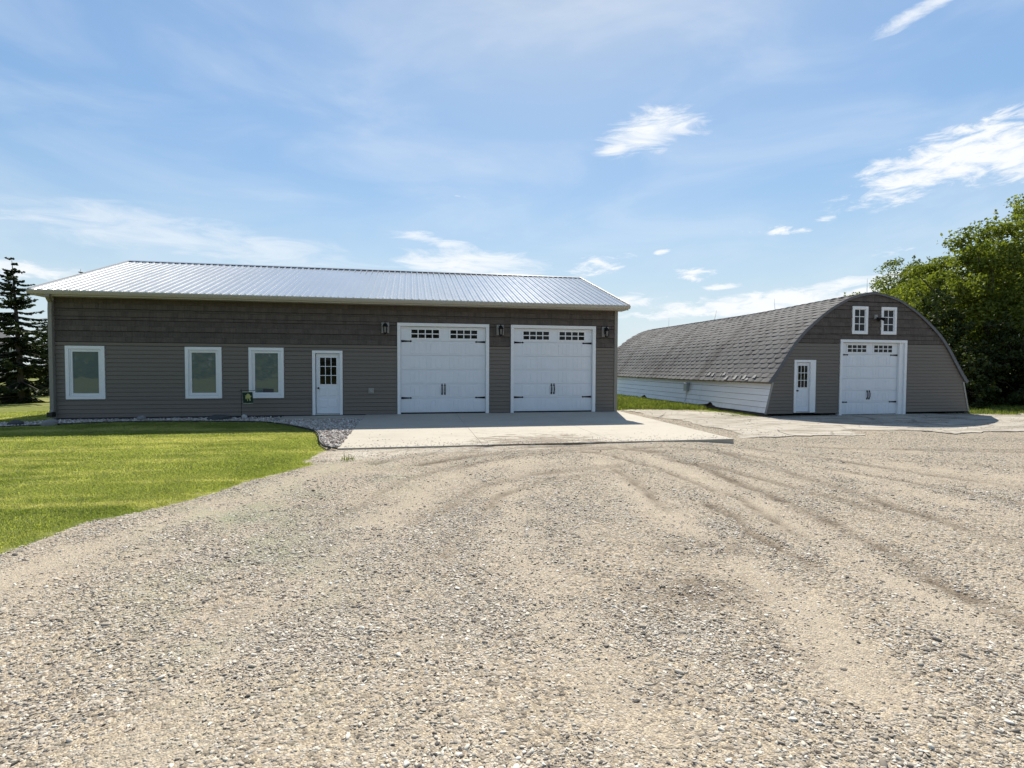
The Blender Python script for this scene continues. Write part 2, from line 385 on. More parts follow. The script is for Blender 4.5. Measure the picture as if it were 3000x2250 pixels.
class MB:
    def __init__(s): s.v = []; s.f = []
    def face(s, pts):
        b = len(s.v); s.v += [tuple(map(float, p)) for p in pts]; s.f.append(tuple(range(b, b+len(pts)))); return s
    def box(s, x0, x1, y0, y1, z0, z1):
        b = len(s.v)
        s.v += [(x, y, z) for z in (z0, z1) for y in (y0, y1) for x in (x0, x1)]
        s.f += [tuple(b+i for i in q) for q in ((0, 2, 3, 1), (4, 5, 7, 6), (0, 1, 5, 4), (2, 6, 7, 3), (0, 4, 6, 2), (1, 3, 7, 5))]
        return s
    def hexa(s, p):
        b = len(s.v); s.v += [tuple(map(float, q)) for q in p]
        s.f += [tuple(b+i for i in q) for q in ((0, 3, 2, 1), (4, 5, 6, 7), (0, 1, 5, 4), (1, 2, 6, 5), (2, 3, 7, 6), (3, 0, 4, 7))]
        return s
    def prism(s, poly, axis, a0, a1):
        """poly: list of 2D points; axis the extrusion axis"""
        n = len(poly); b = len(s.v)
        for a in (a0, a1):
            for (p, q) in poly:
                s.v.append({'x': (a, p, q), 'y': (p, a, q), 'z': (p, q, a)}[axis])
        s.f.append(tuple(b+i for i in range(n))[::-1]); s.f.append(tuple(b+n+i for i in range(n)))
        for i in range(n):
            j = (i+1) % n; s.f.append((b+i, b+j, b+n+j, b+n+i))
        return s
    def tube(s, pts, rad, n=8, cap=True):
        pts = [Vector(p) for p in pts]
        if not isinstance(rad, (list, tuple)): rad = [rad]*len(pts)
        b = len(s.v); m = len(pts)
        for i, p in enumerate(pts):
            d = (pts[min(i+1, m-1)]-pts[max(i-1, 0)]).normalized()
            u = d.orthogonal().normalized() if abs(d.z) < 0.99 else Vector((1, 0, 0))
            u = (u-d*u.dot(d)).normalized(); w = d.cross(u)
            for k in range(n):
                a = 2*math.pi*k/n; q = p+(u*math.cos(a)+w*math.sin(a))*rad[i]; s.v.append(tuple(q))
        for i in range(m-1):
            for k in range(n):
                k2 = (k+1) % n; s.f.append((b+i*n+k, b+i*n+k2, b+(i+1)*n+k2, b+(i+1)*n+k))
        if cap:
            s.f.append(tuple(b+k for k in range(n))[::-1]); s.f.append(tuple(b+(m-1)*n+k for k in range(n)))
        return s
    def lathe(s, prof, c, n=12):
        return s.tube([(c[0], c[1], c[2]+z) for r, z in prof], [max(r, 0.0015) for r, z in prof], n)
    def frame(s, x0, x1, z0, z1, w, y0, y1, bottom=True, wt=None):
        """rectangular frame in the XZ plane with mitre-free butt joints"""
        wt = wt or w
        s.box(x0, x0+w, y0, y1, z0, z1-wt-0.0015); s.box(x1-w, x1, y0, y1, z0, z1-wt-0.0015)
        s.box(x0, x1, y0, y1, z1-wt, z1)
        if bottom: s.box(x0+w+0.0015, x1-w-0.0015, y0, y1, z0, z0+w)
        return s
    def raised(s, x0, x1, z0, z1, y, d, e):
        """a panel with sloped edges standing d proud (towards -y) of y"""
        return s.hexa([(x0, y, z0), (x1, y, z0), (x1, y, z1), (x0, y, z1), (x0+e, y-d, z0+e), (x1-e, y-d, z0+e), (x1-e, y-d, z1-e), (x0+e, y-d, z1-e)])
    def data(s, name, off=(0, 0, 0)):
        me = bpy.data.meshes.new(name)
        v = [(p[0]-off[0], p[1]-off[1], p[2]-off[2]) for p in s.v] if any(off) else s.v
        me.from_pydata(v, [], s.f); me.update(); return me


def np_mesh(name, verts, faces, smooth=False):
    """fast mesh from numpy (faces all of one size)"""
    me = bpy.data.meshes.new(name); n = faces.shape[1]
    me.vertices.add(len(verts)); me.vertices.foreach_set('co', np.ascontiguousarray(verts, np.float32).ravel())
    me.loops.add(faces.size); me.loops.foreach_set('vertex_index', np.ascontiguousarray(faces, np.int32).ravel())
    me.polygons.add(len(faces)); me.polygons.foreach_set('loop_start', np.arange(0, faces.size, n, dtype=np.int32))
    me.update(calc_edges=True); me.validate()
    if smooth: me.polygons.foreach_set('use_smooth', np.ones(len(me.polygons), bool))
    return me


def add(name, me, m, parent=None):
    o = bpy.data.objects.new(name, me); COL.objects.link(o)
    if m and not me.materials: me.materials.append(MATS[m])
    if parent is not None: o.parent = parent; ROOT[o.name] = ROOT[parent.name]
    else: ROOT[o.name] = (0, 0, 0)
    return o


def part(name, mb, m, parent):
    return add(name, mb.data(name, ROOT[parent.name]), m, parent)


def thing(name, label, cat, loc, group=None):
    o = bpy.data.objects.new(name, None); COL.objects.link(o); o.empty_display_size = 0.2
    o.location = loc; o['label'] = label; o['category'] = cat
    if group: o['group'] = group
    ROOT[o.name] = tuple(loc); return o


def tag(o, label, cat, kind=None, group=None):
    o['label'] = label; o['category'] = cat
    if kind: o['kind'] = kind
    if group: o['group'] = group
    return o


def struct(o, kind='structure', label=None, cat=None):
    o['kind'] = kind
    if label: o['label'] = label
    if cat: o['category'] = cat
    return o


def sst(a, b, x):
    t = np.clip((x-a)/(b-a), 0, 1); return t*t*(3-2*t)


def vnoise(x, y, seed=0):
    """smooth value noise"""
    xi = np.floor(x).astype(np.int64); yi = np.floor(y).astype(np.int64); fx = x-xi; fy = y-yi
    fx = fx*fx*(3-2*fx); fy = fy*fy*(3-2*fy)
    def h(a, b):
        n = (a*374761393+b*668265263+seed*1442695041) & 0x7fffffff
        n = ((n ^ (n >> 13))*1274126177) & 0x7fffffff
        return ((n ^ (n >> 16)) & 0xffff)/65535.0
    return (h(xi, yi)*(1-fx)+h(xi+1, yi)*fx)*(1-fy)+(h(xi, yi+1)*(1-fx)+h(xi+1, yi+1)*fx)*fy


def fbm(x, y, seed=0, oct=4):
    s = 0; a = 0.5; t = 0
    for i in range(oct):
        s = s+a*vnoise(x*2**i, y*2**i, seed+i*17); t += a; a *= 0.5
    return s/t


def seg_dist(x, y, pl):
    d = np.full(np.shape(x), 1e9)
    for (ax, ay), (bx, by) in zip(pl[:-1], pl[1:]):
        dx, dy = bx-ax, by-ay; t = np.clip(((x-ax)*dx+(y-ay)*dy)/(dx*dx+dy*dy+1e-12), 0, 1)
        d = np.minimum(d, np.hypot(x-ax-t*dx, y-ay-t*dy))
    return d


def inside(x, y, poly):
    c = np.zeros(np.shape(x), bool); n = len(poly)
    for i in range(n):
        (x1, y1), (x2, y2) = poly[i], poly[(i+1) % n]
        if y1 == y2: continue
        c ^= ((y1 > y) != (y2 > y)) & (x < (x2-x1)*(y-y1)/(y2-y1)+x1)
    return c


def sdf(x, y, poly):
    d = seg_dist(x, y, list(poly)+[poly[0]]); return np.where(inside(x, y, poly), d, -d)


# ------------------------------------------------------------------ ground
def G(x, y):
    return -0.12-0.18*sst(5.8, 9.6, x)*sst(-15, -7.5, y)+0.03*sst(-1.9, -3.5, x)


LAWN_EDGE = [(-8, -40), (-5.2, -20), (-4.0, -15), (-3.69, -12.82), (-3.51, -11.9), (-2.9, -11.2), (-2.31, -9.7), (-1.9, -8.85), (-1.72, -8.5), (-1.88, -8.2), (-1.83, -7.55), (-1.75, -7.0)]
GRAVEL = LAWN_EDGE+[(-1.4, -6.75), (7.2, -6.75), (7.4, 2.6), (8.9, 4.0), (12.1, 3.7), (13.6, 0.4), (23, 0.4), (25, -0.7), (32, -2.6), (90, -6), (90, -40)]
EDGING = [(-1.50, -7.10), (-1.69, -6.93), (-1.86, -6.59), (-2.03, -5.95), (-2.20, -4.9), (-2.46, -3.9), (-2.96, -3.07), (-3.78, -1.98), (-4.33, -1.40), (-5.5, -1.10), (-7.2, -0.78), (-8.6, -0.75), (-9.6, -1.1), (-10.6, -1.62), (-12.2, -2.1), (-14.5, -2.5)]
BED = EDGING+[(-14.5, -1.0), (-12.2, -0.75), (-10.9, -0.3), (-10.75, 0.12), (-1.45, 0.12), (-1.45, -7.0)]
BUILDING = [(-10.75, 0.0), (7.5, 0.0), (7.5, 10.5), (-10.75, 10.5)]


def grid_mesh(name, xs, ys, zf):
    X, Y = np.meshgrid(xs, ys); Z = zf(X, Y); nx, ny = len(xs), len(ys)
    v = np.stack([X.ravel(), Y.ravel(), Z.ravel()], 1)
    i = (np.arange(ny-1)[:, None]*nx+np.arange(nx-1)[None, :]).ravel()
    return v, np.stack([i, i+1, i+1+nx, i+nx], 1)


def axis(lo, hi, step, far_lo, far_hi):
    a = list(np.arange(lo, hi+1e-6, step)); s = step
    while a[-1] < far_hi: s *= 1.35; a.append(a[-1]+s)
    s = step; b = []
    c = lo
    while c > far_lo: s *= 1.35; c -= s; b.append(c)
    return np.array(b[::-1]+a)


v, f = grid_mesh('ground', axis(-26, 44, 0.35, -4000, 4000), axis(-22, 26, 0.35, -4000, 4000),
                 lambda x, y: G(x, y)-0.012+0.02*(fbm(x*0.5, y*0.5, 3)-0.5)*(np.hypot(x, y) < 80)-0.3*sst(0.15, 0.9, sdf(x, y, GRAVEL)))
o = struct(add('ground', np_mesh('ground', v, f, True), 'lawn_ground'), label='mown green lawn and fields running out to the horizon', cat='ground')

TRACKS = [
    ([(3.2, -7.5), (3.9, -8.6), (4.2, -10.2), (4.25, -12.0), (4.0, -13.6)], 0.06, 'track', 0.6), ([(5.6, -7.7), (6.9, -9.3), (7.6, -11.2), (7.9, -13.2)], 0.07, 'track', 0.6),
    ([(0.6, -9.6), (1.3, -8.8), (2.4, -8.25), (3.8, -8.1)], 0.06, 'track', 0.6), ([(0.3, -13.6), (1.15, -11.4), (2.1, -10.5), (3.2, -10.2)], 0.07, 'track', 0.5),
    ([(9.0, -7.1), (11.5, -7.9), (15.0, -8.6), (19, -9.4)], 0.08, 'track', 0.5), ([(6.5, -7.4), (8.8, -8.6), (11.5, -10.6)], 0.07, 'track', 0.55),
    ([(-0.9, -12.2), (-0.1, -10.2), (0.9, -9.0)], 0.07, 'track', 0.4),
    ([(-3.3, -13.6), (-2.35, -11.5), (-1.35, -8.9), (-0.2, -7.9)], 0.30, 'bare', 0.8), ([(-3.2, -14.6), (-2.3, -12.2), (-1.0, -9.2), (1.0, -7.6)], 0.35, 'bare', 0.35),
    ([(-0.66, -8.72), (0.4, -7.67), (1.66, -7.05)], 0.09, 'track', 0.75), ([(0.11, -8.94), (1.07, -8.26), (2.41, -7.61), (4.23, -7.49)], 0.10, 'track', 0.85),
    ([(0.9, -7.75), (2.2, -7.35), (3.8, -7.2)], 0.14, 'track', 0.9), ([(-0.9, -8.6), (0.8, -7.6), (2.6, -7.22)], 0.12, 'track', 0.6), ([(2.2, -7.9), (3.6, -7.75), (5.4, -7.7)], 0.10, 'track', 0.7),
    ([(0.1, -12.5), (0.95, -10.83), (1.85, -10.12), (3.0, -9.72), (3.6, -9.7)], 0.13, 'track', 0.42), ([(-0.5, -12.8), (0.35, -10.6), (1.4, -9.2), (2.9, -8.7)], 0.28, 'bare', 0.7),
    ([(3.74, -12.3), (3.6, -13.22), (3.54, -13.79), (3.44, -14.35)], 0.07, 'track', 0.75), ([(4.3, -7.6), (4.93, -8.15), (4.98, -10.26), (4.77, -12.17), (4.63, -13.4), (4.49, -14.2), (4.24, -14.74), (4.14, -15.32), (4.0, -16.5)], 0.10, 'track', 0.8),
    ([(4.6, -7.4), (4.55, -10.0), (4.3, -12.4), (4.1, -13.9), (3.7, -15.4)], 0.26, 'bare', 0.8), ([(6.31, -8.08), (6.25, -10.4), (6.08, -12.02), (5.9, -14.12)], 0.12, 'track', 0.55),
    ([(4.65, -7.33), (4.95, -9.05), (5.4, -10.9), (5.6, -13.0)], 0.10, 'track', 0.5), ([(7.6, -7.6), (8.6, -9.6), (9.1, -12.0)], 0.13, 'track', 0.5), ([(8.2, -7.8), (9.4, -10.0), (10.4, -12.4)], 0.3, 'bare', 0.6),
    ([(3.4, -8.6), (3.14, -10.95), (3.0, -12.59), (2.84, -14.13), (2.79, -15.01), (2.47, -15.91)], 0.28, 'bare', 0.7), ([(3.35, -9.9), (3.28, -11.6), (3.1, -12.4)], 0.07, 'track', 0.6),
    ([(6.9, -8.2), (7.2, -10.5), (7.0, -13.5)], 0.3, 'bare', 0.6), ([(10.2, -7.6), (12.5, -9.2), (15, -11.5)], 0.28, 'bare', 0.5), ([(9.5, -7.3), (12, -8.2), (16, -9.4)], 0.10, 'track', 0.45),
    ([(2.0, -9.0), (1.2, -11.5), (0.9, -13.6), (1.1, -16.0)], 0.3, 'bare', 0.55), ([(-1.2, -16), (-0.7, -13.5), (0.3, -11.4)], 0.3, 'bare', 0.5),
]
DAMP = [(2.83, -13.79, 0.40, 0.24, 1.0), (2.12, -14.65, 0.44, 0.30, 1.0), (1.28, -15.75, 0.22, 0.12, 0.5), (2.1, -15.62, 0.25, 0.12, 0.4), (2.6, -7.75, 0.6, 0.12, 0.6), (1.9, -8.0, 0.5, 0.10, 0.6), (4.7, -8.3, 0.7, 0.15, 0.4)]


def gfields(x, y):
    n = fbm(x*2.2, y*2.2, 5); n2 = fbm(x*0.8, y*0.8, 11); n3 = fbm(x*6, y*6, 15)
    wx = x+0.22*(fbm(x*1.4, y*1.4, 21)-0.5); wy = y+0.22*(fbm(x*1.4, y*1.4, 22)-0.5)
    bare = 0.35*sst(0.5, 0.75, n2); track = np.zeros_like(x)
    for pl, w, k, s in TRACKS:
        g = min(1.0, s*1.4)*np.exp(-(seg_dist(wx, wy, pl)/(w*(1.0 if k == 'bare' else 0.95)))**2)
        if k == 'bare': bare = np.maximum(bare, g*(0.45+0.55*sst(0.3, 0.6, n)))
        else: track = np.maximum(track, g*(0.5+0.6*sst(0.3, 0.65, n)))
    for (cx, cy, rx, ry, s) in DAMP:
        track = np.maximum(track, s*np.exp(-((wx-cx)/rx)**2-((wy-cy)/ry)**2)*sst(0.25, 0.55, n3))
    pale = np.exp(-((x+1.0)/0.9)**2-((y+7.75)/0.55)**2)+0.8*np.exp(-((x-1.6)/2.2)**2-((y+7.4)/0.35)**2)
    green = 1.0*np.exp(-((x+1.6+0.28*(y+13))/0.75)**2-((y+12.6)/2.1)**2)*sst(0.35, 0.6, n)
    green = np.maximum(green, 0.7*np.exp(-((x+1.0)/0.9)**2-((y+10)/1.6)**2)*sst(0.4, 0.65, n))
    return bare, np.clip(track, 0, 1), np.clip(pale, 0, 1), np.clip(green, 0, 1)


def gravel_z(x, y):
    s = sdf(x, y, GRAVEL)+0.20*(fbm(x*2.5, y*2.5, 8)-0.5)+0.10*(fbm(x*9, y*9, 9)-0.5)
    b, t, p_, g_ = gfields(x, y)
    hgt = 0.045*(fbm(x*0.9, y*0.9, 31)-0.5)+0.018*(fbm(x*5, y*5, 33)-0.5)-0.028*t-0.010*b
    near = (np.hypot(x-3, y+12) < 40)
    return G(x, y)-0.012+np.clip(s*0.14, -0.05, 0.018)+hgt*near*sst(0.0, 0.6, s)


xs = axis(-4.6, 22, 0.1, -45, 75); ys = np.concatenate([np.arange(-60, -18.2, 1.5), np.arange(-18.2, 0.6, 0.1), np.arange(0.6, 4.6, 0.4)])
v, f = grid_mesh('g', xs, ys, gravel_z)
fc = v[f].mean(1); keep = sdf(fc[:, 0], fc[:, 1], GRAVEL) > -0.9
f = f[keep]; used = np.unique(f); rem = np.full(len(v), -1); rem[used] = np.arange(len(used)); v = v[used]; f = rem[f]
me = np_mesh('gravel_yard', v, f, True)
for nm, arr in zip(('bare', 'track', 'pale', 'green'), gfields(v[:, 0], v[:, 1])):
    a = me.attributes.new(nm, 'FLOAT', 'POINT'); a.data.foreach_set('value', arr.astype(np.float32))
struct(add('gravel_yard', me, 'gravel_sheet'), label='wide tan gravel yard with curving tyre tracks', cat='gravel yard')

xs = np.arange(-14.8, -1.2, 0.12); ys = np.arange(-7.4, 0.2, 0.12)
v, f = grid_mesh('b', xs, ys, lambda x, y: -0.125+np.clip(sdf(x, y, BED)*0.2, -0.06, 0.055)+0.02*(fbm(x*4, y*4, 77)-0.5))
fc = v[f].mean(1); f = f[sdf(fc[:, 0], fc[:, 1], BED) > -0.25]
used = np.unique(f); rem = np.full(len(v), -1); rem[used] = np.arange(len(used))
struct(add('rock_bed', np_mesh('rock_bed', v[used], rem[f], True), 'gravel_sheet'), label='bed of loose landscaping rock along the grey building', cat='rock bed')

# ------------------------------------------------------------------ concrete apron, walk, old cracked pad
ap = thing('concrete_apron', 'smooth pale concrete apron in front of the two big white garage doors', 'concrete apron', (3.05, -3.5, -0.05)); ap['kind'] = 'structure'
xe = [-1.5, 1.53, 4.56, 7.58]; ye = [-0.004, -3.5, -7.03]
za = lambda y: -0.012+0.0098*y
for i in range(3):
    for j in range(2):
        x0, x1, y1, y0 = xe[i]+0.004, xe[i+1]-0.004, ye[j]-0.004, ye[j+1]+0.004
        z0, z1 = za(y0), za(y1)
        part('slab', MB().hexa([(x0, y0, z0-0.16), (x1, y0, z0-0.16), (x1, y1, z1-0.16), (x0, y1, z1-0.16), (x0, y0, z0), (x1, y0, z0), (x1, y1, z1), (x0, y1, z1)]), 'new_concrete', ap)
wk = add('entry_walk', MB().box(-4.08, -1.512, -0.9, -0.006, -0.2, -0.03).data('entry_walk'), 'new_concrete')
struct(wk, label='narrow concrete step along the wall below the white entry door', cat='walk')


def clip_poly(poly, nx, ny, d):
    out = []
    for i in range(len(poly)):
        a, b = poly[i], poly[(i+1) % len(poly)]
        da, db = a[0]*nx+a[1]*ny-d, b[0]*nx+b[1]*ny-d
        if da <= 0: out.append(a)
        if da*db < 0:
            t = da/(da-db); out.append((a[0]+(b[0]-a[0])*t, a[1]+(b[1]-a[1])*t))
    return out


PAD = [(8.75, 3.9), (12.1, 3.75), (13.65, 0.22), (23.0, 0.22), (24.4, -0.9), (31, -2.4), (31, -5.4), (18.9, -5.2), (12.2, -5.75), (9.1, -5.5), (9.0, -3.0), (8.6, -0.5)]
pad = thing('cracked_pad', 'old cracked concrete pad in front of the arched building', 'concrete pad', (14, -2, -0.29)); pad['kind'] = 'structure'
seeds = []
for gx in np.arange(8.2, 32, 2.05):
    for gy in np.arange(-5.2, 4.4, 1.75):
        q = (gx+rng.uniform(-0.75, 0.75), gy+rng.uniform(-0.6, 0.6))
        seeds.append(q)
SE = np.array(seeds); insd = inside(SE[:, 0], SE[:, 1], PAD)
for k, (sx_, sy_) in enumerate(seeds):
    if not insd[k]: continue
    poly = [(sx_-4, max(sy_-4, -5.6)), (sx_+4, max(sy_-4, -5.6)), (sx_+4, min(sy_+4, 3.9)), (sx_-4, min(sy_+4, 3.9))]
    if sx_ > 13.5: poly = clip_poly(poly, 0, 1, 0.2)
    poly = clip_poly(poly, -1, 0, -8.7)
    for q, (ox, oy) in enumerate(seeds):
        if q == k: continue
        dx, dy = ox-sx_, oy-sy_; L = math.hypot(dx, dy)
        if L > 6: continue
        poly = clip_poly(poly, dx/L, dy/L, (dx/L)*(sx_+ox)/2+(dy/L)*(sy_+oy)/2)
        if len(poly) < 3: break
    if len(poly) < 3: continue
    ring = []
    for i in range(len(poly)):
        a, b = np.array(poly[i]), np.array(poly[(i+1) % len(poly)]); m_ = max(1, int(np.linalg.norm(b-a)/0.22))
        for t in range(m_): ring.append(a+(b-a)*t/m_)
    R_ = np.array(ring)
    jx = fbm(R_[:, 0]*1.7, R_[:, 1]*1.7, 51)-0.5; jy = fbm(R_[:, 0]*1.7, R_[:, 1]*1.7, 57)-0.5
    R_ = R_+np.stack([jx, jy], 1)*0.95
    c = R_.mean(0); dd = c-R_; R_ = R_+dd/np.linalg.norm(dd, axis=1, keepdims=True)*0.011
    zt = -0.276+rng.uniform(-0.006, 0.006); tx, ty = rng.uniform(-0.004, 0.004, 2)
    top = [(p[0], p[1], zt+(p[0]-c[0])*tx+(p[1]-c[1])*ty) for p in R_]
    mb = MB(); n = len(top); mb.v = top+[(p[0], p[1], -0.36) for p in R_]
    mb.f = [tuple(range(n))]+[(i, i+n, (i+1) % n+n, (i+1) % n) for i in range(n)]
    part('concrete_slab', mb, 'old_concrete', pad)

# black lawn edging between bed and lawn
mb = MB(); pl = [Vector((x, y, 0)) for x, y in EDGING]
den = []
for a, b in zip(pl[:-1], pl[1:]):
    for t in range(4): den.append(a.lerp(b, t/4))
den.append(pl[-1])
for it in range(3): den = [den[0]]+[(den[i-1]+den[i]*2+den[i+1])/4 for i in range(1, len(den)-1)]+[den[-1]]
EDG = den
mb.tube([(p.x, p.y, -0.068) for p in den], 0.022, 6)
tag(add('lawn_edging', mb.data('lawn_edging'), 'black_plastic'), 'black plastic edging curving between lawn and rock bed', 'edging')

# ------------------------------------------------------------------ main building
XL, XR = -10.71, 7.44
ZB = 2.322
B = thing('shop_building', 'long grey shop with metal roof, two garage doors and three windows', 'building', (-1.6, 5.2, 0))
part('wall', MB().box(XL+0.02, XR-0.02, 0.17, 10.46, -0.35, 3.66).box(XL+0.02, XR-0.02, -0.004, 10.465, -0.35, -0.012), 'core_wall', B)
fw = add('front_siding', MB().box(XL+0.01, XR-0.01, 0.15, 0.165, 0.0, 3.65).data('front_siding', ROOT[B.name]), 'core_wall', B)
WINS = [(-10.335, 1.07, 0.566, 2.21), (-7.016, 1.07, 0.566, 2.21), (-5.147, 1.07, 0.566, 2.21)]
DOOR = (-3.199, 0.963, 2.13)
GAR = [(-0.455, 3.147, 3.098), (3.462, 3.147, 3.098)]
OPEN = [(x, x+w, z0, z1) for x, w, z0, z1 in WINS]+[(DOOR[0], DOOR[0]+DOOR[1], -1, DOOR[2])]+[(x, x+w, -1, h) for x, w, h in GAR]


def spans(x0, x1, z0, z1, opens):
    cuts = sorted((a, b) for a, b, c, d in opens if c < z1-0.002 and d > z0+0.002)
    out = []; c = x0
    for a, b in cuts:
        if a > c: out.append((c, a))
        c = max(c, b)
    if c < x1: out.append((c, x1))
    return out


def pieces(x0, x1, z0, z1, opens):
    """the strip z0..z1 with the openings cut out of it"""
    zs = sorted({z0, z1} | {q for o_ in opens for q in o_[2:] if z0+0.004 < q < z1-0.004})
    out = []
    for lo, hi in zip(zs[:-1], zs[1:]):
        out += [(a, b, lo, hi) for a, b in spans(x0, x1, lo, hi, opens)]
    # join stacked pieces of the same width again
    res = []
    for p in out:
        for i, q in enumerate(res):
            if abs(q[0]-p[0]) < 1e-6 and abs(q[1]-p[1]) < 1e-6 and abs(q[3]-p[2]) < 1e-6: res[i] = (q[0], q[1], q[2], p[3]); break
        else: res.append(p)
    return res


def lap_board(x0, x1, z0, z1, y=0.0):
    # wedge: thick lower edge, thin top
    return MB().hexa([(x0, y+0.13, z0), (x1, y+0.13, z0), (x1, y-0.023, z0), (x0, y-0.023, z0), (x0, y+0.13, z1), (x1, y+0.13, z1), (x1, y-0.004, z1), (x0, y-0.004, z1)])


CBW = 0.11
n = 17; zc0 = 0.0; hh = (ZB-0.10)/n
for i in range(n):
    z0, z1 = i*hh+0.001, (i+1)*hh-0.0055
    for a, b, za_, zb_ in pieces(XL+CBW, XR-CBW, z0, z1, OPEN):
        if b-a > 0.02 and zb_-za_ > 0.008: part('lap_board', lap_board(a+0.002, b-0.002, za_, zb_), 'lap_paint', fw)
for a, b in spans(XL+CBW, XR-CBW, ZB-0.09, ZB, OPEN):
    part('band_board', MB().box(a+0.002, b-0.002, -0.024, 0.13, ZB-0.098, ZB-0.004), 'lap_paint', fw)


def shake_course(x0, x1, z0, z1, parent, y=0.0, arch=None, seed=0):
    """one panel: two rows of close-set shakes, the lower row proud of the upper"""
    r = random.Random(seed); mb = MB(); n_ = 0
    for lo, hi, base in ((z0+0.012, min(z0+SH/2, z1), 0.030), (z0+SH/2+0.003, z1, 0.017)):
        x = x0
        while x < x1-0.03 and hi-lo > 0.012:
            xb = min(x+r.uniform(0.10, 0.24), x1)
            if x1-xb < 0.06: xb = x1
            t = base+r.uniform(-0.003, 0.003); l2 = lo+r.choice((0, 0, 0.003)); a, b_ = x+0.001, xb-0.001; ta = tb = hi
            if arch: ta = min(ta, arch(a)); tb = min(tb, arch(b_))
            if min(ta, tb) > l2+0.01:
                k0, k1 = t-0.012*(ta-l2)/(SH/2), t-0.012*(tb-l2)/(SH/2)
                mb.hexa([(a, y+0.10, l2), (b_, y+0.10, l2), (b_, y-t, l2), (a, y-t, l2), (a, y+0.10, ta), (b_, y+0.10, tb), (b_, y-k1, tb), (a, y-k0, ta)]); n_ += 1
            x = xb
    if n_: part('shake_panel', mb, 'shake_paint', parent)


SH = 0.338
k = 0
for i in range(4):
    z0, z1 = ZB+i*SH, min(ZB+(i+1)*SH, 3.665)
    for a, b, za_, zb_ in pieces(XL+CBW, XR-CBW, z0, z1, OPEN):
        m_ = max(1, round((b-a)/1.22)); st = (b-a)/m_
        for q in range(m_):
            k += 1
            shake_course(a+q*st, a+(q+1)*st, za_, zb_, fw, 0.0, None, 100+k)
for (x0, x1) in ((XL-0.012, XL+CBW-0.004), (XR-CBW+0.004, XR+0.012)):
    part('corner_board', MB().box(x0, x1, -0.038, 0.14, -0.012, 3.662), 'taupe_trim', B)
# end walls with plain lap courses
for (xw, sgn) in ((XL+0.018, -1), (XR-0.018, 1)):
    mb = MB()
    for i in range(28):
        z0 = i*hh; z1 = z0+hh
        if z1 > 3.64: break
        y0, y1 = 0.145, 10.46
        mb.hexa([(xw, y0, z0), (xw+sgn*0.02, y0, z0), (xw+sgn*0.02, y1, z0), (xw, y1, z0), (xw, y0, z1), (xw+sgn*0.004, y0, z1), (xw+sgn*0.004, y1, z1), (xw, y1, z1)])
    mb.face([(xw+sgn*0.003, 0.15, 3.62), (xw+sgn*0.003, 10.46, 3.62), (xw+sgn*0.003, 5.24, 5.45)])
    part('end_wall', mb, 'lap_paint', B)

# windows
for (x, w, z0, z1) in WINS:
    wd = part('window', MB().frame(x+0.003, x+w-0.003, z0+0.003, z1-0.003, 0.095, -0.045, 0.145), 'white_paint', B)
    part('sash', MB().frame(x+0.103, x+w-0.103, z0+0.103, z1-0.103, 0.028, -0.024, 0.13).frame(x+0.134, x+w-0.134, z0+0.134, z1-0.134, 0.048, -0.012, 0.12), 'white_paint', wd)
    part('pane', MB().box(x+0.175, x+w-0.175, 0.010, 0.022, z0+0.175, z1-0.175), 'tinted_glass', wd)
    if x > -5.5:
        part('vent_unit', MB().box(x+0.42, x+0.74, 0.0015, 0.009, z0+0.185, z0+0.30), 'rock_dark', wd)

# entry door
x, w, h = DOOR


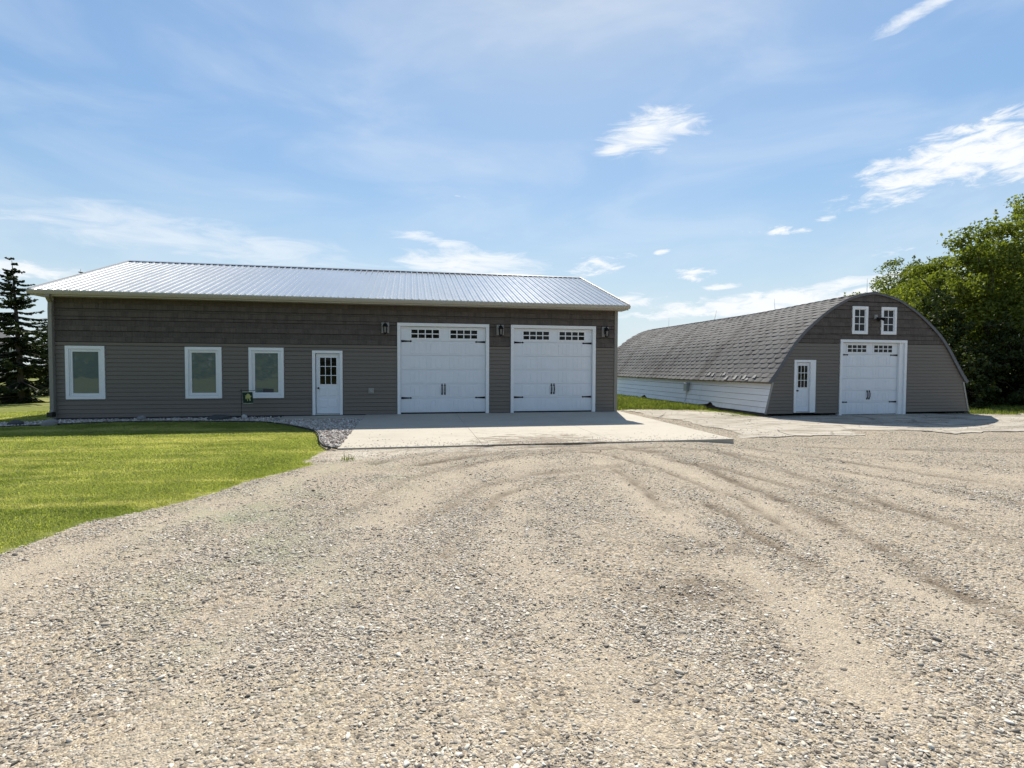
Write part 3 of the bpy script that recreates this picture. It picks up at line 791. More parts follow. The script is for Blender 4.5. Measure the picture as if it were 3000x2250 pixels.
def entry_door(x, w, zb, h, parent, hinge_right=True, y0=0.0, jambw=0.092, panel=True, rwide=None):
    z0 = zb
    d = part('entry_door', MB().box(x+jambw+0.022, x+w-(rwide or jambw)-0.012, y0+0.035, y0+0.075, z0+0.045, z0+h-0.105), 'door_paint', parent)
    xa, xb = x+jambw+0.022, x+w-(rwide or jambw)-0.012; W_ = xb-xa; za_, zb_ = z0+0.045, z0+h-0.105; H_ = zb_-za_
    fr = MB(); jl, jr = jambw, (rwide or jambw)
    fr.box(x+0.003, x+jl, y0-0.045, y0+0.10, z0, z0+h-0.095); fr.box(x+w-jr, x+w-0.003, y0-0.045, y0+0.10, z0, z0+h-0.095); fr.box(x+0.003, x+w-0.003, y0-0.046, y0+0.10, z0+h-0.093, z0+h-0.003)
    part('door_frame', fr, 'white_paint', d)
    part('threshold', MB().box(x+jl+0.004, x+w-jr-0.004, y0-0.02, y0+0.09, z0+0.002, z0+0.035), 'galv', d)
    lx0, lx1, lz0, lz1 = xa+0.165*W_, xb-0.135*W_, za_+0.49*H_, za_+0.935*H_
    yb = y0+0.035
    part('lite_frame', MB().frame(lx0-0.03, lx1+0.03, lz0-0.03, lz1+0.03, 0.03, yb-0.012, yb-0.001), 'white_paint', d)
    g = 0.02; cw = (lx1-lx0-2*g)/3; ch = (lz1-lz0-2*g)/3
    mu = MB()
    for i in (1, 2):
        mu.box(lx0+i*cw+(i-1)*g, lx0+i*cw+i*g, yb-0.010, yb-0.001, lz0, lz1)
        for q in range(3): mu.box(lx0+q*(cw+g)+0.001, lx0+q*(cw+g)+cw-0.001, yb-0.0095, yb-0.001, lz0+i*ch+(i-1)*g, lz0+i*ch+i*g)
    part('muntin', mu, 'white_paint', d)
    for i in range(3):
        for j in range(3):
            part('pane', MB().box(lx0+i*(cw+g), lx0+i*(cw+g)+cw, yb-0.005, yb-0.0015, lz0+j*(ch+g), lz0+j*(ch+g)+ch), 'dark_glass', d)
    pm = MB()
    for i in range(2):
        px0 = xa+0.13*W_+i*0.40*W_; px1 = px0+0.34*W_
        pm.raised(px0, px1, za_+0.10*H_, za_+0.24*H_, yb-0.0005, 0.008, 0.02); pm.raised(px0, px1, za_+0.29*H_, za_+0.43*H_, yb-0.0005, 0.008, 0.02)
    part('raised_panel', pm, 'door_paint', d)
    kx = xa+0.07 if hinge_right else xb-0.07
    part('knob', MB().tube([(kx, yb, za_+0.425*H_), (kx, yb-0.03, za_+0.425*H_), (kx, yb-0.045, za_+0.425*H_), (kx, yb-0.065, za_+0.425*H_), (kx, yb-0.075, za_+0.425*H_)], [0.032, 0.012, 0.028, 0.030, 0.012], 10), 'dark_metal', d)
    return d


entry_door(x, w, -0.005, h+0.005, B)


def garage_door(x, w, h, parent, z0=0.0, y0=0.0, rec=0.07, rjamb=0.0, lit=False):
    """six embossed sections, two arched-style lite rows, strap hinges and lift handles"""
    T_ = 0.112
    d = part('garage_door', MB().box(x+T_+0.004, x+w-T_-0.004, y0+rec+0.046, y0+rec+0.07, z0+0.03, z0+h-T_-0.004), 'door_paint', parent)
    fr = MB()
    fr.box(x+0.003, x+T_, y0-0.05, y0+0.145, z0-0.012, z0+h-T_-0.002); fr.box(x+w-T_, x+w-0.003, y0-0.05, y0+0.145, z0-0.012, z0+h-T_-0.002); fr.box(x+0.003, x+w-0.003, y0-0.051, y0+0.145, z0+h-T_, z0+h-0.003)
    if rjamb: fr.box(x+w-T_-rjamb, x+w-T_-0.002, y0+0.012, y0+0.145, z0-0.01, z0+h-T_-0.002)
    part('door_trim', fr, 'white_paint', d)
    xa, xb = x+T_+0.006, x+w-T_-0.006-rjamb; za_, zb_ = z0+0.03, z0+h-T_-0.006; W_ = xb-xa; sh = (zb_-za_)/6
    y = y0+rec
    cols = [(0.108, 0.262), (0.295, 0.458), (0.565, 0.722), (0.755, 0.912)]
    for i in range(6):
        s = MB().box(xa, xb, y, y+0.045, za_+i*sh+0.004, za_+(i+1)*sh-0.004)
        if i < 5:
            for a, b in cols:
                for q in range(3):
                    aa = xa+W_*(a+(b-a)*q/3)+0.003; bb = xa+W_*(a+(b-a)*(q+1)/3)-0.003
                    s.raised(aa, bb, za_+i*sh+0.055, za_+(i+1)*sh-0.055, y-0.0004, 0.008, 0.008)
        part('door_section', s, 'door_paint', d)
    part('bottom_seal', MB().box(xa, xb, y+0.005, y+0.04, z0-0.008, z0+0.029), 'black_plastic', d)
    ztop = za_+5*sh
    for a, b in ((0.108, 0.458), (0.565, 0.912)):
        gx0, gx1 = xa+W_*a+0.04, xa+W_*b-0.04; gz0, gz1 = ztop+0.14*sh+0.03, ztop+0.80*sh
        part('window_frame', MB().frame(gx0-0.05, gx1+0.05, gz0-0.045, gz1+0.045, 0.05, y-0.018, y-0.001), 'white_paint', d)
        g = 0.032; cw = (gx1-gx0-3*g)/4; ch = (gz1-gz0-g)/2
        mu = MB()
        for i in (1, 2, 3): mu.box(gx0+i*cw+(i-1)*g, gx0+i*cw+i*g, y-0.016, y-0.001, gz0, gz1)
        for i in range(4): mu.box(gx0+i*(cw+g)+0.001, gx0+i*(cw+g)+cw-0.001, y-0.0155, y-0.001, gz0+ch, gz0+ch+g)
        part('muntin', mu, 'white_paint', d)
        for i in range(4):
            for j in range(2):
                part('pane', MB().box(gx0+i*(cw+g), gx0+i*(cw+g)+cw, y-0.007, y-0.0015, gz0+j*(ch+g), gz0+j*(ch+g)+ch), 'dark_glass', d)
    for zc in (za_+5*sh-0.01, za_+1*sh+0.01):
        for s in (0, 1):
            L = 0.36
            f_ = (lambda t: xa+0.012+t) if s == 0 else (lambda t: xb-0.012-t)
            prof = [(0, -0.036), (L*0.82, -0.017), (L*0.84, -0.030), (L*0.90, -0.030), (L, 0), (L*0.90, 0.030), (L*0.84, 0.030), (L*0.82, 0.017), (0, 0.036)]
            part('strap_hinge', MB().prism([(f_(t), zc+q) for t, q in prof], 'y', y-0.016, y-0.003), 'dark_metal', d)
    hz = za_+1.62*sh
    for s in (-1, 1):
        cx = (xa+xb)/2+s*0.05-0.01
        mb = MB()
        mb.tube([(cx, y-0.012, hz-0.17), (cx, y-0.035, hz-0.13), (cx, y-0.055, hz-0.05), (cx, y-0.055, hz+0.05), (cx, y-0.035, hz+0.13), (cx, y-0.012, hz+0.17)], [0.016, 0.013, 0.019, 0.019, 0.013, 0.016], 8)
        mb.hexa([(cx-0.03, y-0.003, hz+0.11), (cx+0.03, y-0.003, hz+0.11), (cx+0.01, y-0.003, hz+0.20), (cx-0.01, y-0.003, hz+0.20), (cx-0.03, y-0.012, hz+0.11), (cx+0.03, y-0.012, hz+0.11), (cx+0.01, y-0.012, hz+0.20), (cx-0.01, y-0.012, hz+0.20)])
        mb.box(cx-0.024, cx+0.024, y-0.012, y-0.003, hz-0.19, hz-0.11)
        part('handle', mb, 'dark_metal', d)
    return d


for (x, w, h) in GAR: garage_door(x, w, h, B)

# roof
EV, RZ0, RY, SLP = -0.5, 3.83, 5.237, 1/3
X0, X1 = -10.964, 7.69
rf = part('roof', MB().hexa([(X0+0.02, -0.44, RZ0-0.05), (X1-0.02, -0.44, RZ0-0.05), (X1-0.02, RY, RZ0-0.05+(RY+0.44)*SLP), (X0+0.02, RY, RZ0-0.05+(RY+0.44)*SLP), (X0+0.02, -0.44, RZ0-0.02), (X1-0.02, -0.44, RZ0-0.02), (X1-0.02, RY, RZ0-0.02+(RY+0.44)*SLP), (X0+0.02, RY, RZ0-0.02+(RY+0.44)*SLP)])
          .hexa([(X0+0.02, RY, RZ0-0.05+(RY+0.44)*SLP), (X1-0.02, RY, RZ0-0.05+(RY+0.44)*SLP), (X1-0.02, 10.9, RZ0-0.05), (X0+0.02, 10.9, RZ0-0.05), (X0+0.02, RY, RZ0-0.02+(RY+0.44)*SLP), (X1-0.02, RY, RZ0-0.02+(RY+0.44)*SLP), (X1-0.02, 10.9, RZ0-0.02), (X0+0.02, 10.9, RZ0-0.02)]), 'core_wall', B)
NP_ = 20; pw = (X1-X0)/NP_
prof = []
for r_ in range(4):
    c0 = r_*pw/4
    prof += [(c0, 0.0)] if r_ == 0 else []
    prof += [(c0+0.004, 0.0), (c0+0.026, 0.034), (c0+0.058, 0.034), (c0+0.080, 0.0), (c0+0.132, 0.0), (c0+0.141, 0.011), (c0+0.157, 0.011), (c0+0.166, 0.0)]
prof.append((pw, 0.0))


def roof_panel_mesh(front):
    mb = MB()
    n_ = len(prof)
    ya, yb = (EV, RY-0.02) if front else (2*RY-EV, RY+0.02)
    for (y, z) in ((ya, RZ0), (yb, RZ0+(RY-0.02-EV)*SLP)):
        for (px, ph) in prof: mb.v.append((px, y, z+ph))
    for i in range(n_-1):
        q = (i, i+1, i+1+n_, i+n_); mb.f.append(q if front else q[::-1])
    # turned-down drip edge so the sheet has an edge
    b = len(mb.v)
    for (px, ph) in prof: mb.v.append((px, ya, RZ0-0.006))
    for i in range(n_-1):
        q = (b+i, b+i+1, i+1, i); mb.f.append(q if front else q[::-1])
    return mb


rp = {True: roof_panel_mesh(True), False: roof_panel_mesh(False)}
for fr in (True, False):
    me = None
    for i in range(NP_):
        if me is None:
            me = rp[fr].data('roof_panel', (0, ROOT[B.name][1], 0))
            me.materials.append(MATS['roof_metal'])
        o = add('roof_panel', me, 'roof_metal', rf); o.location = (X0+i*pw-ROOT[B.name][0], 0, 0)
zr = RZ0+(RY-EV)*SLP
part('ridge_cap', MB().prism([(RY-0.17, zr-0.022), (RY, zr+0.045), (RY+0.17, zr-0.022), (RY+0.17, zr-0.06), (RY-0.17, zr-0.06)], 'x', X0-0.01, X1+0.01), 'roof_metal', rf)
part('ridge_closure', MB().prism([(RY-0.19, zr-0.075), (RY-0.172, zr-0.075), (RY-0.172, zr-0.02), (RY-0.19, zr-0.02)], 'x', X0, X1), 'black_plastic', rf)
for xx in (X0-0.02, X1-0.012):
    part('rake_trim', MB().prism([(EV, RZ0-0.13), (RY, zr-0.13), (2*RY-EV, RZ0-0.13), (2*RY-EV, RZ0+0.043), (RY, zr+0.043), (EV, RZ0+0.043)], 'x', xx, xx+0.032), 'tan_gutter', rf)
for xi in (-9.0, -7.75, -6.5):
    pass
part('soffit', MB().box(X0+0.03, X1-0.03, -0.455, 0.14, 3.668, 3.69), 'tan_gutter', B)
part('fascia', MB().box(X0+0.02, X1-0.02, -0.478, -0.458, 3.655, 3.80), 'tan_gutter', B)
gut = part('gutter', MB().prism([(-0.481, 3.70), (-0.56, 3.70), (-0.585, 3.745), (-0.60, 3.775), (-0.602, 3.815), (-0.585, 3.815), (-0.578, 3.78), (-0.481, 3.78)], 'x', X0-0.01, X1+0.01), 'tan_gutter', B)
def rect_tube(mb, pts, hw, hd):
    for a, b in zip(pts[:-1], pts[1:]):
        mb.hexa([(a[0]-hw, a[1]-hd, a[2]), (a[0]+hw, a[1]-hd, a[2]), (a[0]+hw, a[1]+hd, a[2]), (a[0]-hw, a[1]+hd, a[2]), (b[0]-hw, b[1]-hd, b[2]), (b[0]+hw, b[1]-hd, b[2]), (b[0]+hw, b[1]+hd, b[2]), (b[0]-hw, b[1]+hd, b[2])])
    return mb
part('downspout', rect_tube(MB(), [(-10.66, -0.13, 0.20), (-10.66, -0.09, 0.28), (-10.66, -0.09, 3.30), (-10.65, -0.09, 3.50), (-10.47, -0.52, 3.62), (-10.45, -0.53, 3.70)], 0.052, 0.045).box(-10.72, -10.60, -0.145, -0.04, 0.30, 0.32).box(-10.72, -10.60, -0.145, -0.04, 2.2, 2.22), 'taupe_trim', gut)
part('splash_elbow', MB().box(-10.74, -10.60, -0.24, -0.06, 0.05, 0.19), 'black_plastic', gut)
part('roof_vent', MB().lathe([(0.05, 0), (0.05, 0.02)], (0, 0, 0)), 'galv', rf) if False else None
part('outlet_cover', MB().box(-1.405, -1.225, -0.045, -0.018, 0.70, 0.885).raised(-1.385, -1.245, 0.72, 0.865, -0.0452, 0.018, 0.025), 'grey_block', B)


# ------------------------------------------------------------------ wall lanterns
def lantern(cx, ztop, label):
    t = thing('wall_lantern', label, 'wall lantern', (cx, -0.03, ztop-0.34), 'black wall lanterns beside the garage doors')
    part('mount_block', MB().box(cx-0.125, cx+0.125, -0.062, 0.02, ztop-0.355, ztop), 'grey_block', t)
    y = -0.062; yc = -0.20
    part('back_plate', MB().box(cx-0.045, cx+0.045, y-0.022, y-0.001, ztop-0.26, ztop-0.03).tube([(cx, y-0.02, ztop-0.10), (cx, y-0.06, ztop-0.03), (cx, yc, ztop+0.005), (cx, yc, ztop-0.06)], 0.012, 6), 'dark_metal', t)
    part('cap', MB().lathe([(0.004, 0.0), (0.018, -0.02), (0.012, -0.05), (0.05, -0.07), (0.075, -0.115), (0.095, -0.15), (0.10, -0.162), (0.07, -0.168)], (cx, yc, ztop+0.015), 8), 'dark_metal', t)
    mb = MB()
    for i in range(4):
        a = math.pi/4+i*math.pi/2; c_, s_ = math.cos(a), math.sin(a)
        mb.tube([(cx+0.078*c_, yc+0.078*s_, ztop-0.15), (cx+0.060*c_, yc+0.060*s_, ztop-0.36)], 0.013, 5)
    mb.lathe([(0.055, 0.0), (0.066, -0.012), (0.045, -0.03), (0.012, -0.045)], (cx, yc, ztop-0.352), 8)
    part('cage', mb, 'dark_metal', t)
    part('glass', MB().lathe([(0.052, 0), (0.040, -0.19)], (cx, yc, ztop-0.158), 8), 'bulb_glass', t)
    return t


lantern(-0.845, 3.093, 'black wall lantern between the entry door and the wider-set garage door')
lantern(3.078, 3.084, 'black wall lantern on the pier between the two garage doors')
lantern(6.965, 3.080, 'black wall lantern at the building corner nearest the arched barn')

# ------------------------------------------------------------------ arched building
PF = [(0, 4.67), (0.6, 4.58), (1.15, 4.43), (1.7, 4.17), (2.2, 3.87), (2.75, 3.46), (3.3, 2.98), (3.75, 2.45), (4.15, 1.87), (4.5, 1.37), (4.76, 1.06)]
QX, QL, QG = 18.43, 19.3, -0.29
# dense profile with smooth interpolation (Catmull-Rom)
P_ = np.array([(-PF[1][0], PF[1][1])]+PF+[(2*PF[-1][0]-PF[-2][0], 2*PF[-1][1]-PF[-2][1])])
den = []
for i in range(1, len(P_)-2):
    p0, p1, p2, p3 = P_[i-1:i+3]
    for t in np.linspace(0, 1, 9)[:-1]:
        den.append(0.5*((2*p1)+(-p0+p2)*t+(2*p0-5*p1+4*p2-p3)*t*t+(-p0+3*p1-3*p2+p3)*t**3))
den.append(P_[-2]); den = np.array(den)
sl = np.concatenate([[0], np.cumsum(np.linalg.norm(np.diff(den, axis=0), axis=1))]); SLEN = sl[-1]
prof_at = lambda s: (np.interp(s, sl, den[:, 0]), np.interp(s, sl, den[:, 1]))
arch_z = lambda x: float(np.interp(abs(x-QX), den[:, 0], den[:, 1])) if abs(x-QX) < den[-1, 0] else float(1.06-(abs(x-QX)-4.76)*0.001-1)


def half_w(z):
    """half width of the front at height z"""
    if z > 1.06: return float(np.interp(-z, -den[:, 1], den[:, 0]))
    return 4.53+(1.06-z)*0.245


def sag(y, z): return -0.15*float(sst(0.0, 8.0, np.array(float(y))))*max(z, 0)/4.67


Q = thing('arched_barn', 'arched shingled barn with grey gable front and white garage door', 'barn', (QX, 9.5, QG))
# front siding
qf = part('gable_front', MB().prism([(QX-half_w(z), z) for z in (-0.22, 0.4, 1.0)]+[(QX-d*0.97, z-0.06) for d, z in PF[::-1]]+[(QX+d*0.97, z-0.06) for d, z in PF[1:]]+[(QX+half_w(z), z) for z in (1.0, 0.4, -0.22)], 'y', 0.17, 0.22), 'core_wall', Q)
part('back_wall', MB().prism([(QX-half_w(z), z) for z in (-0.22, 0.4, 1.0)]+[(QX-d*0.95, z-0.25) for d, z in PF[::-1]]+[(QX+d*0.95, z-0.25) for d, z in PF[1:]]+[(QX+half_w(z), z) for z in (1.0, 0.4, -0.22)], 'y', QL-0.3, QL-0.2), 'core_wall', Q)
QDOOR = (14.832, 0.965, -0.155, 2.09); QGAR = (16.90, 3.168, -0.292, 3.06)
QW = [(17.42, 0.738, 2.989, 4.108), (18.787, 0.739, 2.988, 4.108)]
QOPEN = [(QDOOR[0], QDOOR[0]+QDOOR[1], -1, QDOOR[2]+QDOOR[3]-0.155), (QGAR[0], QGAR[0]+QGAR[1], -1, QGAR[2]+QGAR[3])]+[(x, x+w, a, b) for x, w, a, b in QW]
QOPEN[0] = (QDOOR[0], QDOOR[0]+QDOOR[1], -1, QDOOR[2]+QDOOR[3])
QB = 2.60; z0 = -0.19; n = 21; hq = (QB-z0)/n
for i in range(n):
    za_, zb_ = z0+i*hq+0.001, z0+(i+1)*hq-0.0055
    hw0, hw1 = half_w(za_)-0.02, half_w(zb_)-0.02
    zc_, zd_ = za_, zb_
    for a, b, za_, zb_ in pieces(QX-hw0, QX+hw0, zc_, zd_, QOPEN):
        if zb_-za_ < 0.008: continue
        L0, L1 = a == QX-hw0, b == QX+hw0
        at_, bt_ = (QX-hw1 if L0 else a), (QX+hw1 if L1 else b)
        if bt_-at_ > 0.03:
            part('lap_board', MB().hexa([(a+0.002, 0.13, za_), (b-0.002, 0.13, za_), (b-0.002, -0.023, za_), (a+0.002, -0.023, za_), (at_+0.002, 0.13, zb_), (bt_-0.002, 0.13, zb_), (bt_-0.002, -0.004, zb_), (at_+0.002, -0.004, zb_)]), 'lap_paint', qf)
for i in range(7):
    za_, zb_ = QB+i*SH, QB+(i+1)*SH
    if za_ > 4.6: break
    hw = half_w(za_)-0.02
    for a, b, za_, zb_ in pieces(QX-hw, QX+hw, za_, zb_, QOPEN):
        m_ = max(1, round((b-a)/1.22)); st = (b-a)/m_
        for q in range(m_):
            k += 1
            shake_course(a+q*st, a+(q+1)*st, za_, zb_, qf, 0.0, lambda x: arch_z(x)-0.02, 500+k)
garage_door(QGAR[0], QGAR[1], QGAR[3], Q, z0=QGAR[2], y0=0.0, rec=0.10, rjamb=0.20)
entry_door(QDOOR[0], QDOOR[1], QDOOR[2], QDOOR[3], Q, rwide=0.235)
for (x, w, za_, zb_) in QW:
    wd = part('window', MB().frame(x+0.003, x+w-0.003, za_+0.003, zb_-0.003, 0.105, -0.045, 0.145), 'white_paint', Q)
    gx0, gx1, gz0, gz1 = x+0.135, x+w-0.135, za_+0.135, zb_-0.135
    part('sash', MB().frame(gx0-0.027, gx1+0.027, gz0-0.027, gz1+0.027, 0.027, -0.012, 0.12), 'white_paint', wd)
    g = 0.028; cw = (gx1-gx0-g)/2; ch = (gz1-gz0-2*g)/3
    mu = MB().box(gx0+cw, gx0+cw+g, 0.0, 0.02, gz0, gz1)
    for i in (1, 2):
        for q in range(2): mu.box(gx0+q*(cw+g)+0.001, gx0+q*(cw+g)+cw-0.001, 0.0005, 0.02, gz0+i*ch+(i-1)*g, gz0+i*ch+i*g)
    part('muntin', mu, 'white_paint', wd)
    for i in range(2):
        for j in range(3):
            part('pane', MB().box(gx0+i*(cw+g), gx0+i*(cw+g)+cw, 0.008, 0.016, gz0+j*(ch+g), gz0+j*(ch+g)+ch), 'dark_glass', wd)

# roof shell
mb = MB(); ysr = np.linspace(-0.06, QL, 24); ring = [(-d, z) for d, z in den[::-1]]+[(d, z) for d, z in den[1:]]
ring = ring[::3] if len(ring) % 3 == 1 else ring[::2]
nr = len(ring)
for off in (0.0, -0.05):
    for y in ysr:
        for d, z in ring:
            L = math.hypot(d, z-1.5)
            mb.v.append((QX+d*(1+off/5), y, z+off+sag(y, z)))
for s in (0, 1):
    b = s*nr*len(ysr)
    for j in range(len(ysr)-1):
        for i in range(nr-1):
            q = (b+j*nr+i, b+j*nr+i+1, b+(j+1)*nr+i+1, b+(j+1)*nr+i); mb.f.append(q if s == 0 else q[::-1])
ob = nr*len(ysr)
for i in range(nr-1):
    mb.f.append((i, i+1, ob+i+1, ob+i)); e = nr*(len(ysr)-1); mb.f.append((e+i+1, e+i, ob+e+i, ob+e+i+1))
for j in range(len(ysr)-1):
    mb.f.append((j*nr, (j+1)*nr, ob+(j+1)*nr, ob+j*nr)); mb.f.append(((j+1)*nr+nr-1, j*nr+nr-1, ob+j*nr+nr-1, ob+(j+1)*nr+nr-1))
qr = part('roof', mb, 'shingle', Q)

# shingle strips of three curled tabs, laid course by course
EXPO, TAB = 0.24, 0.46


def shingle_mesh(seed, half=False):
    r = random.Random(seed); mb = MB()
    for t in range(1 if half else 2):
        x0, x1 = t*TAB+0.005, (t+(0.5 if half else 1))*TAB-0.005; xm = (x0+x1)/2; q = 0.05 if half else 0.10
        lift = r.uniform(0.020, 0.036); dr = r.uniform(-0.020, -0.004); e = r.uniform(0.004, 0.012)
        # local: x along the course, y up the slope, z away from the roof
        b = len(mb.v)
        low = [(x0, 0.012, e+0.006), (xm-q, dr, lift), (xm+q, dr, lift*r.uniform(0.85, 1.1)), (x1, 0.012, e+0.006)]
        top = [(x0, EXPO+0.03, 0.004), (xm-q, EXPO+0.03, 0.006), (xm+q, EXPO+0.03, 0.006), (x1, EXPO+0.03, 0.004)]
        mb.v += low+top+[(p[0], p[1], p[2]-0.008) for p in low]
        for i in range(3):
            mb.f.append((b+i, b+i+1, b+5+i, b+4+i)); mb.f.append((b+8+i, b+9+i, b+i+1, b+i))
        mb.f.append((b, b+4, b+8)); mb.f.append((b+3, b+11, b+7))
    return mb


SV = [shingle_mesh(i) for i in range(6)]
SV.append(shingle_mesh(31, True))
SME = [m_.data('shingle') for m_ in SV]
for m_ in SME: m_.materials.append(MATS['shingle'])
ncourse = int(SLEN/EXPO)
cand = []
for side in (-1, 1):
    for c in range(ncourse+1):
        s1 = SLEN+0.02-c*EXPO            # arc position of the butt edge
        s2 = s1-EXPO
        if s2 < -0.03: s2 = 0.0
        d1, z1 = prof_at(min(s1, SLEN)); d2, z2 = prof_at(max(s2, 0))
        if c == 0: z1 -= 0.02; d1 += 0.008
        y = -0.085
        if c % 2:
            cand.append((side, d1, z1, d2, z2, y, -1)); y += TAB/2
        while y < QL-0.5:
            cand.append((side, d1, z1, d2, z2, y, c)); y += 2*TAB
campos = np.array([0, -CD, CH])


def strip_matrix(side, d1, z1, d2, z2, y, L=2):
    a = Vector((QX+side*d1, y, z1+sag(y, z1))); bb = Vector((QX+side*d2, y, z2+sag(y, z2)))
    up = (bb-a).normalized()
    y2 = y+L*TAB
    al = Vector((0, L*TAB, sag(y2, z1)-sag(y, z1))).normalized()
    if side < 0: ex = -al; org = a+al*L*TAB       # keep the outward side up
    else: ex = al; org = a
    nz = ex.cross(up).normalized(); up = nz.cross(ex)
    Mx = Matrix((ex, up, nz)).transposed().to_4x4(); Mx.translation = org+nz*0.006
    return Mx


scored = []
for q in cand:
    side, d1, z1, d2, z2, y, c = q
    p = np.array([QX+side*(d1+d2)/2, y+0.45, (z1+z2)/2]); nrm = np.array([side*(z1-z2) if False else side*abs(z1-z2), 0, (d1-d2)]); nrm = nrm/(np.linalg.norm(nrm)+1e-9)
    vv = campos-p; dist = np.linalg.norm(vv); facing = (nrm@vv)/dist
    scored.append(facing/dist**2 if facing > 0 else -1)
order = np.argsort(-np.array(scored)); rest = MB(); done = 0
rr = random.Random(5)
for idx in order:
    side, d1, z1, d2, z2, y, c = cand[idx]
    Mx = strip_matrix(side, d1, z1, d2, z2, y, 0.5 if c < 0 else 2); vi = 6 if c < 0 else rr.randrange(6)
    if done < 300 and scored[idx] > 0:
        o = add('shingle', SME[vi], 'shingle', qr); Ml = Mx.copy(); Ml.translation -= Vector(ROOT[Q.name]); o.matrix_local = Ml; done += 1
    else:
        b = len(rest.v); rest.v += [tuple(Mx @ Vector(p)) for p in SV[vi].v]; rest.f += [tuple(b+i for i in f_) for f_ in SV[vi].f]
part('shingle_field', rest, 'shingle', qr)['kind'] = 'stuff'
# ridge shingles
mb = MB()
for i in range(int(QL/0.28)):
    y = -0.08+i*0.28; z = 4.70+sag(y, 4.67)
    mb.hexa([(QX-0.17, y, z-0.035), (QX+0.17, y, z-0.035), (QX+0.17, y+0.31, z-0.04), (QX-0.17, y+0.31, z-0.04), (QX-0.12, y, z+0.006), (QX+0.12, y, z+0.006), (QX+0.12, y+0.31, z-0.01), (QX-0.12, y+0.31, z-0.01)])
part('ridge_shingle', mb, 'shingle', qr)['kind'] = 'stuff'
# bargeboard along the arch edge
for s in (-1, 1):
    mb = MB()
    for (a, b) in zip(den[:-1:2], den[2::2]):
        pa, pb = (QX+s*a[0], a[1]), (QX+s*b[0], b[1]); k_ = 0.976
        ia, ib = (QX+s*a[0]*k_, a[1]-0.07), (QX+s*b[0]*k_, b[1]-0.07)
        mb.hexa([(pa[0], -0.075, pa[1]+0.004), (pb[0], -0.075, pb[1]+0.004), (ib[0], -0.075, ib[1]), (ia[0], -0.075, ia[1]), (pa[0], -0.035, pa[1]+0.004), (pb[0], -0.035, pb[1]+0.004), (ib[0], -0.035, ib[1]), (ia[0], -0.035, ia[1])])
    part('barge_trim', mb, 'barge_paint', qr)

# low white board walls along both sides; the near end is torn at the bottom
BZ = [-0.17, 0.045, 0.275, 0.52, 0.775, 0.985]
for side in (-1, 1):
    wall = part('side_wall', MB().hexa([(QX+side*(half_w(-0.3)-0.12), 0.24, -0.3), (QX+side*(half_w(-0.3)-0.06), 0.24, -0.3), (QX+side*(half_w(-0.3)-0.06), QL, -0.3), (QX+side*(half_w(-0.3)-0.12), QL, -0.3), (QX+side*4.40, 0.24, 1.2), (QX+side*4.46, 0.24, 1.2), (QX+side*4.46, QL, 1.2), (QX+side*4.40, QL, 1.2)]), 'rust_dark', Q)
    part('foundation', MB().box(*sorted((QX+side*4.70, QX+side*4.93)), 0.03, QL-0.1, -0.42, -0.20), 'foundation', Q)
    tilt = lambda z, t=0.0: QX+side*(half_w(z)+0.012+t)
    for i in range(5):
        za_, zb_ = BZ[i]+(0.008 if i else 0), BZ[i+1]-0.006
        segs = [(0.0, 4.88), (4.89, 9.76), (9.77, 14.64), (14.65, QL-0.25)]
        for (ya, yb) in segs:
            mb = MB(); cols = []
            st = 0.12 if i == 0 else 4.9
            yy = list(np.arange(ya, yb, st))+[yb]
            for y in yy:
                lo = za_
                if i == 0 and side < 0:
                    lo += 0.02*float(fbm(np.array(y*1.5), np.array(0.3), 4))-0.03*float(sst(5, 15, np.array(y)))*1.0
                    lo += 0.20*math.exp(-((y-3.85)/0.17)**2)+0.06*math.exp(-((y-4.15)/0.45)**2)+0.16*math.exp(-((y-10.9)/0.28)**2)+0.035*math.exp(-((y-3.5)/0.12)**2)
                cols.append((y, min(lo, zb_-0.02)))
            for (y, lo), (y2, lo2) in zip(cols[:-1], cols[1:]):
                t0, t1 = 0.026, 0.002
                mb.hexa([(tilt(lo, -0.02), y, lo), (tilt(lo, t0), y, lo), (tilt(lo2, t0), y2, lo2), (tilt(lo2, -0.02), y2, lo2), (tilt(zb_, -0.02), y, zb_), (tilt(zb_, t1), y, zb_), (tilt(zb_, t1), y2, zb_), (tilt(zb_, -0.02), y2, zb_)])
            part('white_board', mb, 'old_white', wall)
    part('frieze_board', MB().hexa([(tilt(0.985, -0.02), -0.02, 0.985), (tilt(0.985, 0.03), -0.02, 0.985), (tilt(0.985, 0.03), QL, 0.985), (tilt(0.985, -0.02), QL, 0.985), (tilt(1.06, -0.02), -0.02, 1.05), (tilt(1.06, 0.03), -0.02, 1.05), (tilt(1.06, 0.03), QL, 1.05), (tilt(1.06, -0.02), QL, 1.05)]), 'tan_gutter', wall)
    mb = MB().hexa([(tilt(-0.2, -0.05), -0.036, -0.2), (tilt(-0.2, 0.02), -0.036, -0.2), (tilt(-0.2, 0.02), -0.003, -0.2), (tilt(-0.2, -0.05), -0.003, -0.2), (tilt(1.05, -0.05), -0.036, 1.05), (tilt(1.05, 0.02), -0.036, 1.05), (tilt(1.05, 0.02), -0.003, 1.05), (tilt(1.05, -0.05), -0.003, 1.05)])
    part('edge_trim', mb, 'grey_block', wall)
